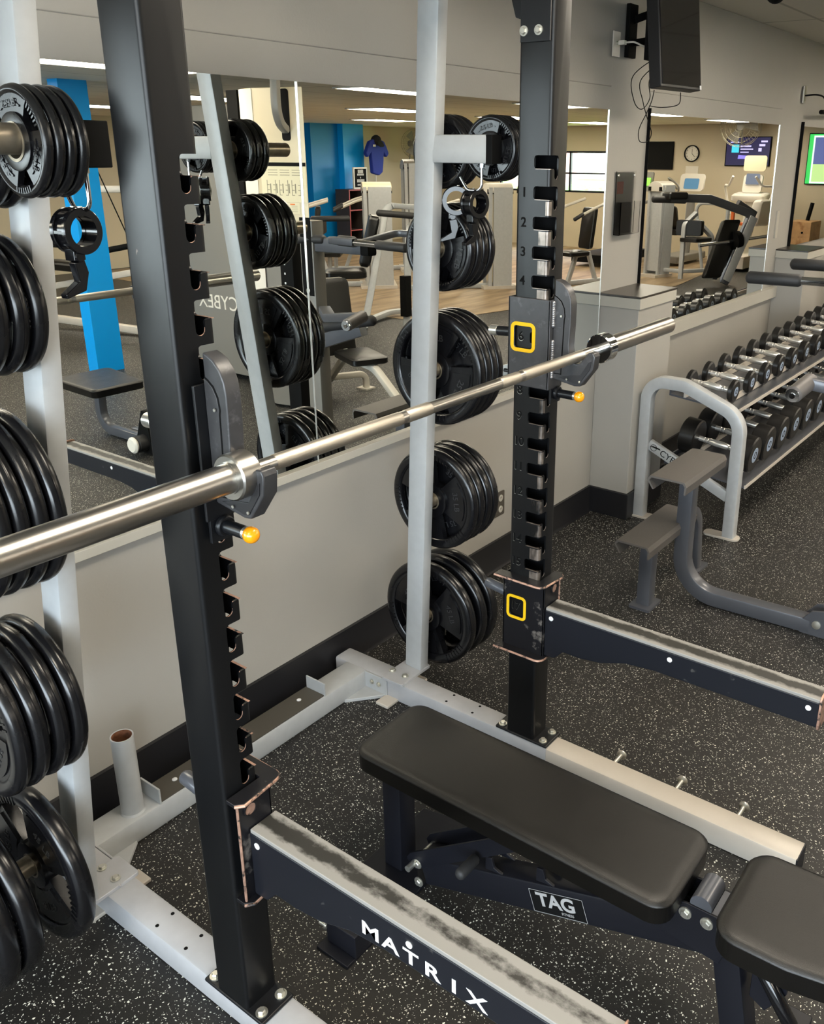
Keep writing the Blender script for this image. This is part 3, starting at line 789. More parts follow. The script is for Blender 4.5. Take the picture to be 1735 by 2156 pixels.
for i, ch in enumerate(letters):
    yy = .895-i*.049
    text(m, ch, .043, (XL+.022-.0367, yy, .524), (0,-1,0), (0,0,1), .0006, bold=.02, wide=1.4)
o = m.build('brand_lettering', whitep, aL)

# ---------------------------------------------------------------- weight plates
def grip_plate(R, t, txt=None):
    """three-handled rubber plate, axis along X, lying with its face at x = 0 and its back at x = t, as a prototype at the origin"""
    root = thing('weight_plate', 'black rubber grip plate', 'weight plate', (0,0,0))
    rr = min(.018, t*.42); Ri = R*.80; Rh = .060 if R > .11 else .046
    m = MB()
    pr = []
    pr += [(R-rr+rr*sin(radians(a)), rr-rr*cos(radians(a))) for a in (0, 22, 45, 67, 90)]
    pr += [(R+.0007, t*.5)]
    pr += [(R-rr+rr*cos(radians(a)), t-rr+rr*sin(radians(a))) for a in (0, 22, 45, 67, 90)]
    pr += [(Ri+.008, t), (Ri, t-.006), (Ri-.003, t*.5), (Ri, .006), (Ri+.008, 0)]
    m.ring(pr, (0,0,0), (1,0,0), 72)
    # web: three solid sectors joined to hub
    def sector(a0, a1, r0, r1, x0, x1, cut=.0):
        n = 10; P = []
        for k in range(n+1): a = radians(a0+(a1-a0)*k/n); P.append((r1*cos(a), r1*sin(a)))
        for k in range(n+1): a = radians(a1-cut-(a1-a0-2*cut)*k/n); P.append((r0*cos(a), r0*sin(a)))
        m.prism(P, (x0,0,0), (0,1,0), (0,0,1), (x1-x0,0,0))
    for k in range(3):
        c = 90+120*k
        sector(c-39, c+39, Rh-.008, Ri+.004, t*.20, t*.80, -8)
        sector(c-30, c+30, Rh+.012, Ri-.010, t*.10, t*.90, 0)
    # grips: ribs on the rim inside the openings
    for k in range(3):
        c = 150+120*k
        for j in range(-3, 4):
            a = radians(c+j*5.2); r = Ri+.006
            m.bar((.0045 if 1 else 0, (Ri+.003)*cos(a), (Ri+.003)*sin(a)), (.0045, (R-.016)*cos(a), (R-.016)*sin(a)), .0042, .012, (1,0,0)) if R > .11 else m.bar((.003, (Ri+.001)*cos(a), (Ri+.001)*sin(a)), (.003, (R-.008)*cos(a), (R-.008)*sin(a)), .0028, .008, (1,0,0))
    m.ring([(Rh,.0),(Rh,t),(Rh-.004,t+.001),(.031,t+.001),(.031,-.001),(Rh-.004,-.001)], (0,0,0), (1,0,0), 40)
    body = m.build('body', rubber, root, 0, ang=40)
    h = MB(); h.ring([(.0315,-.002),(.0315,t+.002),(.0265,t+.002),(.0265,-.002)], (0,0,0), (1,0,0), 40)
    h.build('steel_hub', pinm, root)
    if txt:
        d = MB()
        for k in range(3):
            c = 90+120*k; a = radians(c); r = (Rh+Ri)/2
            for s, ox in ((-1, t*.10), (1, t*.90)):
                text(d, txt, .017 if R < .11 else .030, (ox+s*.0001, r*cos(a), r*sin(a)), (0, s*-1*-sin(a)*-1, 0) if 0 else (0, s*sin(a), -s*cos(a)), (0, cos(a), sin(a)), .001)
        d.build('weight_marking', mat('moulded_mark', (.03,.03,.032), .35), root)
    return root
protos = {}
def plates(side, z, R, ts, xs, words_, grp, txt, yy=None, zz=None):
    for i, (x, w) in enumerate(zip(xs, words_)):
        key = (round(R, 3), ts)
        yc = yp(z) if yy is None else yy; zc = z-.0015 if zz is None else zz
        loc = (x, yc+random.uniform(-.001, .001), zc-.0015); rot = (random.uniform(0, 2*pi), 0, 0)
        if key not in protos:
            o = grip_plate(R, ts, txt); protos[key] = o; o.location = loc; o.rotation_euler = rot; o['label'] = w; o['group'] = grp
        else: dup(protos[key], loc, rot, w, grp)
def row(side, n, names, what): 
    return ['%s, %s' % (what, names[i]) for i in range(n)]
RG = 'plates on the right storage post'; LG = 'plates on the left storage post'
# right post: x of the near face of every plate
near = ['nearest the post', 'second out', 'third out', 'outermost']
plates('R', .29, .202, .046, (2.222, 2.292, 2.356), row('R', 3, [near[0], near[1], near[3]], 'large rubber plate, bottom peg of the right post'), RG, '45 LB')
plates('R', .755, .182, .036, (2.214, 2.254, 2.294, 2.334), row('R', 4, near, 'rubber plate, second lowest peg of the right post'), RG, '35 LB')
plates('R', 1.23, .187, .032, (2.188, 2.222, 2.256, 2.290), row('R', 4, near, 'rubber plate, middle peg of the right post'), RG, '25 LB')
plates('R', 1.62, .132, .030, (2.168, 2.202, 2.236, 2.270), row('R', 4, near, 'medium rubber plate, fourth peg up the right post'), RG, '10 LB')
plates('R', 1.90, .104, .026, (2.152, 2.182, 2.212), row('R', 3, [near[0], near[1], near[3]], 'small rubber plate, top peg of the right post'), RG, '5 LB')
plates('R', 1.90, .0885, .018, (2.136, 2.156, 2.176, 2.196), row('R', 4, ['nearest the arm', 'second from the arm', 'third from the arm', 'outermost'], 'tiny rubber plate on the right short arm peg'), RG, '2.5 LB', 1.508, 1.912-.003)
# left post (towards -x)
L = lambda x, t: x-t
plates('L', .29, .202, .046, (.778-.046, .655-.046, .603-.046), row('L', 3, [near[0], near[1], near[3]], 'large rubber plate, bottom peg of the left post'), LG, '45 LB')
plates('L', .755, .182, .036, (.818-.036, .777-.036, .733-.036, .694-.036), row('L', 4, near, 'rubber plate, second lowest peg of the left post'), LG, '35 LB')
plates('L', 1.23, .187, .032, (.822-.032, .786-.032, .750-.032, .714-.032), row('L', 4, near, 'rubber plate, middle peg of the left post'), LG, '25 LB')
plates('L', 1.62, .132, .030, (.858-.030, .822-.030, .786-.030), row('L', 3, [near[0], near[1], near[3]], 'medium rubber plate, fourth peg up the left post'), LG, '10 LB')
plates('L', 1.90, .104, .026, (.872-.026, .842-.026, .812-.026), row('L', 3, [near[0], near[1], near[3]], 'small rubber plate, top peg of the left post'), LG, '5 LB')
plates('L', 1.90, .0885, .018, (.876-.018, .856-.018, .836-.018, .816-.018), row('L', 4, ['against the arm', 'second from the arm', 'third from the arm', 'outermost, marked 2.5LB'], 'tiny rubber plate on the left short arm peg'), LG, '2.5 LB', 1.508, 1.912-.003)

# ---------------------------------------------------------------- barbell
BY, BZ = 1.1655, 1.3715
bb = thing('barbell', 'chrome olympic barbell resting on the two bar hooks', 'barbell', (1.567, BY, BZ))
m = MB(); m.cyl((.93, BY, BZ), (2.205, BY, BZ), .0138, 36); m.build('shaft', chrome, bb)
kn = MB()
for a, b in ((.99, 1.335), (1.352, 1.432), (1.70, 1.782), (1.80, 2.10)): kn.ring([(.0139,0),(.0148,.002),(.0148,b-a-.002),(.0139,b-a)], (a, BY, BZ), (1,0,0), 36)
kn.build('knurling', knurl, bb)
for s, xi in ((-1, .934), (1, 2.200)):
    m = MB(); m.lathe([(.0385,0),(.0415,.003),(.0415,.040),(.0385,.043),(.0285,.043),(.0285,.046)], (xi, BY, BZ), (s,0,0), 48); c = m.build('collar', shiny if s > 0 else chrome, bb)
    m = MB(); m.lathe([(.0262,0),(.0262,.425),(.024,.428),(.006,.428)], (xi+s*.044, BY, BZ), (s,0,0), 48)
    for k in range(0, 12): pass
    sl = m.build('sleeve', chrome, bb)
    m = MB(); m.cyl((xi+s*.4715, BY, BZ), (xi+s*.4735, BY, BZ), .010, 20); m.build('end_bolt', bolt, sl)

# ---------------------------------------------------------------- plate clamps hanging on the hooks
def clamp(cx, cy, cz, label, ang, w=.040):
    t = thing('barbell_clamp', label, 'barbell clamp', (cx, cy, cz), 'clamps on the short arm hooks')
    ax = V3((cos(ang), sin(ang), 0)); sd = V3((-sin(ang), cos(ang), 0)); up = V3((0,0,1)); c = V3((cx, cy, cz))
    m = MB()
    for h in (-w/2, w/2-.009): m.ring([(.0395,0),(.0410,.0015),(.0410,.0075),(.0395,.009),(.0275,.009),(.0275,0)], c+ax*h, ax, 44)
    m.ring([(.0355,0),(.0355,w-.012),(.0285,w-.012),(.0285,0)], c-ax*(w/2-.006), ax, 44)
    for k in range(8):
        a = k*pi/4; p = c+(sd*cos(a)+up*sin(a))*.037; m.bar(p-ax*(w/2-.008), p+ax*(w/2-.008), .005, .004, sd*cos(a)+up*sin(a))
    m.build('split_ring', blackgl, t)
    m = MB(); p0 = c+sd*.010-up*.040
    m.bar(p0-ax*w*.32, p0+ax*w*.32, .024, .022, up); m.cyl(p0-ax*w*.36+up*-.004, p0+ax*w*.36+up*-.004, .010, 16)
    q = p0-up*.014-sd*.002
    sd = -sd
    m.prism([(-.012,0),(.010,.004),(.016,-.020),(.006,-.052),(-.036,-.062),(-.038,-.054),(-.006,-.034)], q-ax*w*.22, sd, up, ax*(w*.44))
    m.build('lever', blackgl, t, .002)
    m = MB()
    for k in (-1, 1): m.cyl(c+ax*(k*w*.25)+up*.0405+sd*.006, c+ax*(k*w*.25)+up*.0425+sd*.006, .004, 10)
    m.build('rivet', bolt, t)
blackgl = mat('gloss_black_plastic', (.004, .004, .005), .16)
xl = posts_px(1.905, -1); xr_ = posts_px(1.905, 1)
clamp(xl-.013, 1.545, 1.758, 'glossy black bar clamp with lever, hanging under the left short arm', radians(98))
clamp(xr_+.012, 1.545, 1.758, 'glossy black bar clamp hanging under the right short arm', radians(82))
clamp(xr_-.004, 1.600, 1.765, 'second black bar clamp behind the first under the right short arm', radians(40), .034)

# ---------------------------------------------------------------- adjustable bench
bn = thing('weight_bench', 'black padded adjustable bench with a TAG plate between the spotter arms', 'bench', (1.475, .80, 0))
def pad(name, P, z0, z1, r, parent, rot=None):
    """P: plan polygon with rounded corners; soft top edge with a seam"""
    m = MB(); n = len(P); cx = sum(p[0] for p in P)/n; cy = sum(p[1] for p in P)/n; vs = []; fs = []
    rings = [(z0, .96), (z0, 1.0)]
    lev = [(z0, -.006), (z0+.004, 0), (z1-.016, 0), (z1-.014, .0022), (z1-.011, .0022), (z1-.009, 0), (z1-.004, -.004), (z1-.001, -.012), (z1, -.030)]
    def off(d):
        out = []
        for i in range(n):
            a, b, c = V3((*P[i-1], 0)), V3((*P[i], 0)), V3((*P[(i+1) % n], 0))
            t = (c-a).normalized(); nn = Vector((t.y, -t.x, 0)); out.append(b+nn*d)
        return out
    for z, d in lev:
        for p in off(d): vs.append((p.x, p.y, z))
    k = len(lev)
    for i in range(k-1):
        for q in range(n):
            r_ = (q+1) % n; fs.append((i*n+q, i*n+r_, (i+1)*n+r_, (i+1)*n+q))
    fs.append(tuple(range(n))[::-1]); fs.append(tuple((k-1)*n+q for q in range(n)))
    if rot: vs = [rot(V3(v)) for v in vs]
    m.add(vs, fs)
    return m.build(name, vinyl, parent, 0, ang=60)
def rpoly(pts, r, n=6):
    pts = [(*p, 0) for p in pts]; m0 = ((Vector(pts[-1])+Vector(pts[0]))/2)
    f = fillet([m0]+[Vector(p) for p in pts]+[m0], r, n); return [(p.x, p.y) for p in f[:-1]]
pb = pad('back_pad', rpoly([(1.342, .492), (1.600, .492), (1.606, 1.366), (1.346, 1.366)], .045), .392, .452, .02, bn)
def tilt(v):     # the seat pad rises slightly towards the front
    return Vector((v.x, v.y, v.z+(.40-v.y)*.03))
ps = pad('seat_pad', rpoly([(1.385, -.02), (1.565, -.02), (1.606, .25), (1.606, .398), (1.338, .398), (1.338, .25)], .05), .405, .468, .02, bn, tilt)
fr = charcoal
m = MB(); m.rtube([(1.475, 1.215, .062), (1.475, .50, .303), (1.475, .385, .342)], .070, .086, (1,0,0), .006)
for y, z in ((.83, .245), (.98, .195), (.68, .295)):
    m.prism([(-.022,0),(.030,-.008),(.030,.030),(.012,.034),(.004,.008)], (1.442, y, z-.002), (0,1,0), (0,0,1), (.008,0,0)); m.prism([(-.022,0),(.030,-.008),(.030,.030),(.012,.034),(.004,.008)], (1.500, y, z-.002), (0,1,0), (0,0,1), (.008,0,0))
spine = m.build('spine', fr, bn, .0015)
m = MB()
m.prism(rrect(.155, .062, .003), (1.4395, .795, .1985), (0,-.9475,.3197), (0,.3197,.9475), (-.0012,0,0)); sg = m.build('sign_plate', blackp, spine)
m = MB(); O = V3((1.4382, .795, .1985)); rgt = V3((0,-.9475,.3197)); upv = V3((0,.3197,.9475))
for a, b, c, d in ((-.0775,-.031,.0775,-.0298),(-.0775,.0298,.0775,.031),(-.0775,-.031,-.0763,.031),(.0763,-.031,.0775,.031)):
    m.prism([(a,b),(c,b),(c,d),(a,d)], O, rgt, upv, (-.0004,0,0))
text(m, 'TAG', .050, O+upv*.005-rgt*.004, rgt, upv, .0008, bold=.03, wide=1.1); text(m, 'FITNESS', .010, O-upv*.021+rgt*.024, rgt, upv, .0008)
m.build('sign_lettering', mat('silver_print', (.62,.62,.62), .35, .5), sg)
m = MB(); m.prism([(-.017,-.014),(.017,-.014),(.017,.014),(-.017,.014)], (1.4395, .530, .312), (0,-.9475,.3197), (0,.3197,.9475), (-.0006,0,0)); m.build('paper_sticker', whitep, spine)
m = MB(); m.rtube([(1.475, 1.325, .012), (1.475, 1.325, .393)], .064, .062, (1,0,0), .004); m.build('rear_post', fr, bn)
m = MB(); m.prism([(-.34,1.205),(-.215,1.205),(-.205,1.215),(.205,1.215),(.215,1.205),(.34,1.205),(.34,1.312),(.22,1.312),(.20,1.405),(-.14,1.405),(-.20,1.312),(-.34,1.312)], (1.475,0,0), (1,0,0), (0,1,0), (0,0,.010)); ft = m.build('rear_foot', fr, bn, .002)
m = MB()
for s in (-1, 1): m.box(1.475+s*.258, 1.203, .010, 1.475+s*.312, 1.302, .078)
m.build('foot_block', fr, ft, .003)
m = MB()
hexbolt(m, (1.168, 1.303, .055), (0,1,0), .008); m.cyl((1.165, 1.30, .055), (1.165, 1.325, .055), .006, 12)
m.build('bolt', bolt, ft)
# ladder strut of the back pad
for s in (-1, 1):
    m = MB(); m.bar((1.475+s*.045, 1.235, .088), (1.475+s*.045, .845, .372), .007, .048, (1,0,0)) if 0 else m.prism([(1.248,.066),(1.262,.092),(1.250,.112),(.86,.392),(.79,.392),(1.225,.070)], (1.475+s*.042-.0035,0,0), (0,1,0), (0,0,1), (.007,0,0))
    m.build('strut', fr, bn, .001)
m = MB(); m.cyl((1.40, 1.235, .088), (1.55, 1.235, .088), .009, 18); 
m.build('cross_pin', bolt, bn)
m = MB(); m.capsule((1.340, 1.02, .235), (1.418, 1.02, .235), .0145); m.capsule((1.532, 1.02, .235), (1.612, 1.02, .235), .0145); m.build('ladder_grip', foam, bn)
m = MB(); m.box(1.41, .52, .376, 1.45, 1.33, .394).box(1.50, .52, .376, 1.54, 1.33, .394).box(1.37, .70, .380, 1.58, .76, .393); m.build('pad_rail', fr, bn)
# front hinge bracket, leg, seat rails
m = MB()
for s in (-1, 1):
    m.prism([(.560,.30),(.545,.352),(.515,.395),(.480,.402),(.25,.405),(.25,.385),(.385,.340),(.40,.285)], (1.475+s*.040-.003,0,0), (0,1,0), (0,0,1), (.006,0,0))
br = m.build('hinge_bracket', fr, bn, .0015)
m = MB(); m.cyl((1.436, .452, .408), (1.514, .452, .408), .024, 24); m.box(1.436, .402, .375, 1.514, .428, .402); m.build('hinge_roller', darkgrey, br)
m = MB()
for y, z in ((.482, .376), (.434, .376), (.215, .362), (1.225, .088), (1.222, .028)): hexbolt(m, (1.432, y, z), (-1,0,0), .0098, .009)
m.build('bolt', bolt, br)
m = MB(); m.rtube([(1.475, .395, .325), (1.475, .335, .0)], .064, .060, (1,0,0), .004); m.build('front_leg', fr, bn)
m = MB(); m.rtube([(1.475, .33, .022), (1.475, .26, .022)], .05, .044, (1,0,0), .004); m.box(1.31, .232, 0, 1.64, .285, .045); m.build('front_foot', fr, bn, .003)
m = MB(); m.rtube([(1.475, .37, .37), (1.475, .03, .395)], .055, .040, (1,0,0), .004); m.box(1.40, .09, .385, 1.55, .13, .408); m.build('seat_rail', fr, bn)
m = MB(); m.prism([(.335,.36),(.335,.22),(.300,.20),(.262,.27),(.262,.36)], (1.455,0,0), (0,1,0), (0,0,1), (.04,0,0)); m.build('seat_post', fr, bn, .002)
m = MB(); m.capsule((1.452, .325, .325), (1.435, .235, .215), .016); m.build('pop_lever', blackgl, bn)

# ---------------------------------------------------------------- dumbbell rack and dumbbells
dr = thing('dumbbell_rack', 'silver two-tier dumbbell rack with an arched end frame lettered CYBEX', 'dumbbell rack', (4.18, 1.65, 0))
def endframe(x):
    pts = fillet([(x, 1.905, .012), (x, 1.905, .775), (x, 1.70, .775), (x, 1.395, .655), (x, 1.392, .012)], [.15, .10, .13], 9)
    m = MB(); m.rtube(pts, .062, .062, (1,0,0), .008); f = m.build('end_frame', silver, dr)
    m = MB()
    m.prism(rrect(.075, .13, .01), (x, 1.898, 0), (1,0,0), (0,1,0), (0,0,.012)); m.prism(rrect(.075, .19, .03), (x-.0, 1.432, 0), (1,0,0), (0,1,0), (0,0,.012)); m.build('foot_plate', end_silver, f, .002)
    m = MB(); m.rtube([(x, 1.876, .425), (x, 1.420, .225)], .030, .056, (1,0,0), .004); b = m.build('cross_bar', silver, f)
    return b
cbar = endframe(4.178)
m = MB(); d = V3((0, -.456, -.200)).normalized(); uu = V3((0, -.402, .916)).normalized()*1
uu = d.cross(V3((1,0,0))).normalized(); uu = uu if uu.z > 0 else -uu
text(m, 'CYBEX', .050, V3((4.1622, 1.735, .3632)), d, uu, .0006)
m.ring([(.016,0),(.019,0),(.019,.0006),(.016,.0006)], V3((4.1626, 1.845, .4115)), (-1,0,0), 28)
m.prism([(-.030,-.006),(-.012,.006),(.026,.014),(.034,.008),(.010,.002)], V3((4.1622, 1.838, .4105)), d, uu, (-.0006,0,0))
m.build('brand_lettering', blackp, cbar)
endframe(9.2)
for z0, z1, yb, yf, nm in ((.712, .676, 1.800, 1.425, 'upper_tray'), (.335, .288, 1.80, 1.345, 'lower_tray')):
    m = MB(); m.prism([(yb, z0+.02), (yb, z0-.012), (yf, z1-.012), (yf, z1+.016), (yf+.006, z1+.016), (yf+.008, z1-.004), (yb-.008, z0-.003), (yb-.008, z0+.02)], (4.21, 0, 0), (0,1,0), (0,0,1), (4.96, 0, 0))
    tr = m.build(nm, darkgrey, dr)
    m = MB()
    for y in (yb-.09, yf+.085):
        zz = z1+(z0-z1)*(y-yf)/(yb-yf); m.box(4.2, y-.006, zz+.0, 9.18, y+.006, zz+.028)
    m.box(4.2, yf-.003, z1-.010, 9.18, yf+.004, z1+.008)
    m.build('rail', end_silver, tr)
def dumbbell(R, t, L):
    root = thing('dumbbell', 'x', 'dumbbell', (0,0,0))
    for s in (-1, 1):
        m = MB(); m.lathe([(R-.008,0),(R,.006),(R,t-.006),(R-.008,t),(R*.62,t),(R*.60,t-.001)], (0, (L/2-t/2)*s-t/2, 0), (0,1,0), 36)
        hd_ = m.build('head', rubberm, root)
        m = MB(); m.lathe([(R*.42,0),(R*.42,.0012)], (0, s*L/2, 0), (0,s,0), 28); m.m = 1
        m.ring([(R*.14,.001),(R*.20,.001),(R*.20,.0018),(R*.14,.0018)], (0, s*L/2, 0), (0,s,0), 24)
        m.build('end_decal', [bluedisc, blackp], hd_)
    m = MB(); h = L/2-t; g = [(.011,0),(.0165,.004),(.0165,.012),(.0125,.016)]
    pr = [(.0145,-h),(.0145,-h*.72),(.012,-h*.70),(.015,-h*.66),(.015,-h*.55),(.012,-h*.52),(.0175,-h*.42),(.0185,0),(.0175,h*.42),(.012,h*.52),(.015,h*.55),(.015,h*.66),(.012,h*.70),(.0145,h*.72),(.0145,h)]
    m.lathe([(r, y) for r, y in pr], (0,0,0), (0,1,0), 24); m.build('handle', whitechrome, root)
    return root
dp = {}
GU, GLo = 'dumbbells on the upper tier', 'dumbbells on the lower tier'
ordn = ['first', 'second', 'third', 'fourth', 'fifth', 'sixth', 'seventh', 'eighth', 'ninth', 'tenth', 'eleventh', 'twelfth', 'thirteenth', 'fourteenth', 'fifteenth']
for tier in (0, 1):
    for i in range(13 if tier == 0 else 12):
        if tier == 0: R, t, L = .060+.0012*i, .030+.0032*i, .262+.0052*i; x, y, z = 4.315+.235*i, 1.612, .758+.0012*i
        else: R, t, L = .098, .088, .400; x, y, z = 4.375+.235*i, 1.565, .432
        R, t, L = round(R, 4), round(t, 4), round(L, 4)
        lab = '%s chrome-handled black dumbbell from the arched end frame, %s tier' % (ordn[i], 'upper' if tier == 0 else 'lower')
        a = radians(-4.5 if tier == 0 else -6.5)
        key = (R, t) if tier == 0 else 'low'
        if key not in dp:
            o = dumbbell(R, t, L); dp[key] = o; o.location = (x, y, z); o.rotation_euler = (-a, random.uniform(0, 6), 0) if 0 else (-a, 0, 0); o['label'] = lab; o['group'] = GU if tier == 0 else GLo
        else: dup(dp[key], (x, y, z), (-a, 0, 0), lab, GU if tier == 0 else GLo)

# ---------------------------------------------------------------- wall things
t = thing('wall_outlet', 'dark four-socket power outlet low on the wall between plates and upright', 'outlet', (3.168, YW, .328))
m = MB(); m.prism(rrect(.118, .122, .006), (3.168, YW, .328), (1,0,0), (0,0,1), (0,-.006,0)); m.build('cover_plate', mat('brown_grey_plate', (.13,.115,.095), .35, .4), t, .0012)
m = MB()
for a in (-.026, .026):
    for b in (-.028, .028): m.lathe([(.0165,0),(.0165,.0025),(.014,.003)], (3.168+a, YW-.006, .328+b), (0,-1,0), 20)
so = m.build('socket', trimm, t)
m = MB()
for a in (-.026, .026):
    for b in (-.028, .028):
        for c in (-.005, .005): m.box(3.168+a+c-.001, YW-.0095, .328+b-.001, 3.168+a+c+.001, YW-.0088, .328+b+.007)
m.build('slot', blackp, so)
t = thing('acrylic_holder', 'clear acrylic brochure holder screwed to the grey column', 'brochure holder', (4.30, YW, 1.65))
m = MB(); m.box(4.185, YW-.012, 1.50, 4.405, YW-.009, 1.81).box(4.185, YW-.045, 1.50, 4.405, YW-.042, 1.66).box(4.185, YW-.045, 1.497, 4.405, YW-.009, 1.50).box(4.185, YW-.045, 1.50, 4.188, YW-.009, 1.66).box(4.402, YW-.045, 1.50, 4.405, YW-.009, 1.66)
m.build('body', acryl, t)
m = MB()
for x in (4.205, 4.385): m.lathe([(.009,0),(.007,.004),(.002,.005)], (x, YW-.012, 1.79), (0,-1,0), 14)
m.build('screw', bolt, t)
m = MB(); m.box(4.20, YW-.0085, 1.70, 4.27, YW-.008, 1.76); m.build('red_label', mat('faded_red_label', (.55,.18,.14), .5), t)
# television on an arm, above the column
t = thing('television', 'black flat television on a swing arm, turned away above the grey column', 'television', (4.17, 1.90, 2.36))
Rz = Matrix.Rotation(radians(-6), 3, 'Z') @ Matrix.Rotation(radians(-7), 3, 'X')
def tvx(v): return Rz @ (V3(v)-V3((4.17, 1.90, 2.36)))+V3((4.17, 1.90, 2.36))
m = MB(); m.box(3.985, 1.862, 2.178, 4.355, 1.925, 2.585); m.v = [tvx(v) for v in m.v]; b = m.build('housing', jblack, t, .006)
m = MB(); m.box(3.993, 1.858, 2.192, 4.347, 1.8615, 2.578); m.v = [tvx(v) for v in m.v]; m.build('screen', tvscreen, t)
m = MB(); m.box(4.335, 1.8565, 2.182, 4.350, 1.858, 2.20); m.v = [tvx(v) for v in m.v]; m.build('sticker', whitep, t)
m = MB(); m.box(4.00, 1.925, 2.30, 4.32, 1.965, 2.56); m.build('rear_cover', blackp, b)
t2 = thing('wall_bracket', 'black articulated television bracket on the upper wall', 'bracket', (4.235, YW-.012, 2.45))
m = MB(); m.box(4.19, YW-.034, 2.335, 4.275, YW-.012, 2.57); m.build('wall_plate', blackp, t2, .003)
m = MB(); m.rtube(fillet([(4.23, YW-.03, 2.50), (4.34, 2.06, 2.55), (4.20, 1.975, 2.52)], .02), .035, .05, (0,0,1)); m.rtube([(4.23, YW-.03, 2.40), (4.33, 2.07, 2.42), (4.20, 1.97, 2.40)], .03, .04, (0,0,1)); m.box(4.10, 1.955, 2.35, 4.24, 1.975, 2.58); m.build('arm', blackp, t2, .002)
t = thing('cable_wall_plate', 'white coax cable plate beside the television bracket', 'wall plate', (4.10, YW-.012, 2.385))
m = MB(); m.box(4.065, YW-.018, 2.33, 4.135, YW-.012, 2.44); m.build('plate', creamw, t, .001)
m = MB(); m.cyl((4.10, YW-.018, 2.39), (4.10, YW-.032, 2.39), .007, 12); m.build('connector', bolt, t)
t = thing('television_cable', 'white cable running from the wall plate to the television', 'cable', (4.10, 2.14, 2.39))
m = MB(); m.tube(fillet([(4.10, YW-.032, 2.39), (4.12, YW-.10, 2.392), (4.17, 2.04, 2.37), (4.20, 2.02, 2.29), (4.18, 1.99, 2.27), (4.17, 1.97, 2.30), (4.16, 1.968, 2.40)], .03), .0042, 8); m.build('lead', creamw, t)
m = MB(); m.box(4.09, YW-.062, 2.38, 4.115, YW-.030, 2.40); m.build('plug', creamw, t, .002)
t = thing('power_cord', 'thin black cords looping down the column below the television', 'cord', (4.3, 2.1, 2.1))
m = MB()
def loopy(pts, r=.0022): m.tube(smooth(pts), r, 6)
def smooth(pts, n=8):
    P = [V3(p) for p in pts]; out = []
    for i in range(len(P)-1):
        a, b, c, d = P[max(i-1, 0)], P[i], P[i+1], P[min(i+2, len(P)-1)]
        for k in range(n):
            t_ = k/n; out.append(.5*((2*b)+(-a+c)*t_+(2*a-5*b+4*c-d)*t_*t_+(-a+3*b-3*c+d)*t_**3))
    out.append(P[-1]); return out
y = YW-.07
loopy([(4.19, 1.97, 2.34), (4.185, y, 2.25), (4.21, y, 2.14), (4.30, y, 2.105), (4.385, y, 2.16), (4.40, y+.01, 2.26), (4.36, 1.97, 2.35)])
loopy([(4.27, 1.97, 2.34), (4.275, y, 2.24), (4.31, y, 2.14), (4.385, y, 2.05), (4.43, y, 1.995), (4.39, y, 1.955), (4.30, y, 1.955), (4.285, y, 2.01), (4.36, y, 2.09), (4.41, y, 2.15), (4.43, y, 2.20)])
loopy([(4.29, 1.90, 2.175), (4.43, 1.97, 2.13), (4.48, 2.08, 2.12), (4.49, YW-.02, 2.13)])
m.build('lead', blackp, t)
t = thing('wall_bracket', 'small silver bracket with a black cable at the upper right wall', 'bracket', (7.10, YW-.012, 2.31))
m = MB(); m.box(7.07, YW-.022, 2.26, 7.13, YW-.012, 2.375); m.build('plate', bolt, t, .001)
m = MB(); m.tube(smooth([(7.10, YW-.02, 2.31), (7.13, 2.08, 2.315), (7.22, 2.05, 2.30), (7.30, 2.05, 2.24), (7.33, 2.06, 2.20)]), .006, 8); m.cyl((7.22, 2.06, 2.20), (7.75, 2.06, 2.22), .016, 10); m.build('cable', blackp, t)
m = MB(); m.cyl((4.05, 1.39, CH), (4.05, 1.39, 2.55), .012, 12); m.sphere((4.05, 1.40, 2.535), .042, 10); o = m.build('ceiling_speaker', blackp); tag(o, 'black pendant speaker hanging from the ceiling at the top edge', 'speaker')
t = thing('wall_plate_strip', 'small clear strip fixed on the column between the second and third mirrors', 'wall plate', (6.84, YW-.004, 1.42))
m = MB(); m.box(6.81, YW-.010, 1.30, 6.86, YW, 1.50); m.build('strip', trimm, t, .002)

# ---------------------------------------------------------------- exercise machine with two foot steps, base running towards the camera
mc = thing('step_up_machine', 'dark grey exercise station with two textured foot steps on bent tube legs', 'exercise machine', (3.48, .4, 0))
tx = mat('grip_grey_step', (.115, .105, .095), .62, .1, bump=.6, bscale=500)
def step(x0, x1, yc, z, w):
    m = MB(); P = [(-w/2, -.055), (-w/2-.004, -.02), (-w/2+.006, -.002), (-w/2+.02, 0), (w/2-.02, 0), (w/2-.006, -.002), (w/2+.004, -.02), (w/2-.022, -.058), (w/2-.028, -.056), (w/2-.006, -.02), (w/2-.014, -.008), (-w/2+.014, -.008), (-w/2+.004, -.02), (-w/2+.006, -.053)]
    m.prism(P, (x0, yc, z), (0,1,0), (0,0,1), (x1-x0,0,0)); return m.build('foot_step', tx, mc, 0)
step(3.155, 3.595, 1.330, .652, .165); step(3.085, 3.585, 1.432, .362, .155)
m = MB(); m.rtube(fillet([(3.44, 1.345, .645), (3.44, 1.345, .036), (3.47, .62, .036)], .17, 10), .068, .068, (1,0,0), .008)
m.rtube([(3.47, .62, .036), (3.40, -1.10, .036)], .068, .068, (1,0,0), .008); mb_ = m.build('main_tube', darkgrey, mc)
m = MB(); m.prism([(.80,.0),(.80,.06),(.76,.11),(.60,.15),(.60,.0)], (3.43,0,0), (0,1,0), (0,0,1), (.012,0,0)); m.prism([(.80,.0),(.80,.06),(.76,.11),(.60,.15),(.60,.0)], (3.508,0,0), (0,1,0), (0,0,1), (.012,0,0)); m.build('joint_plate', darkgrey, mc, .002)
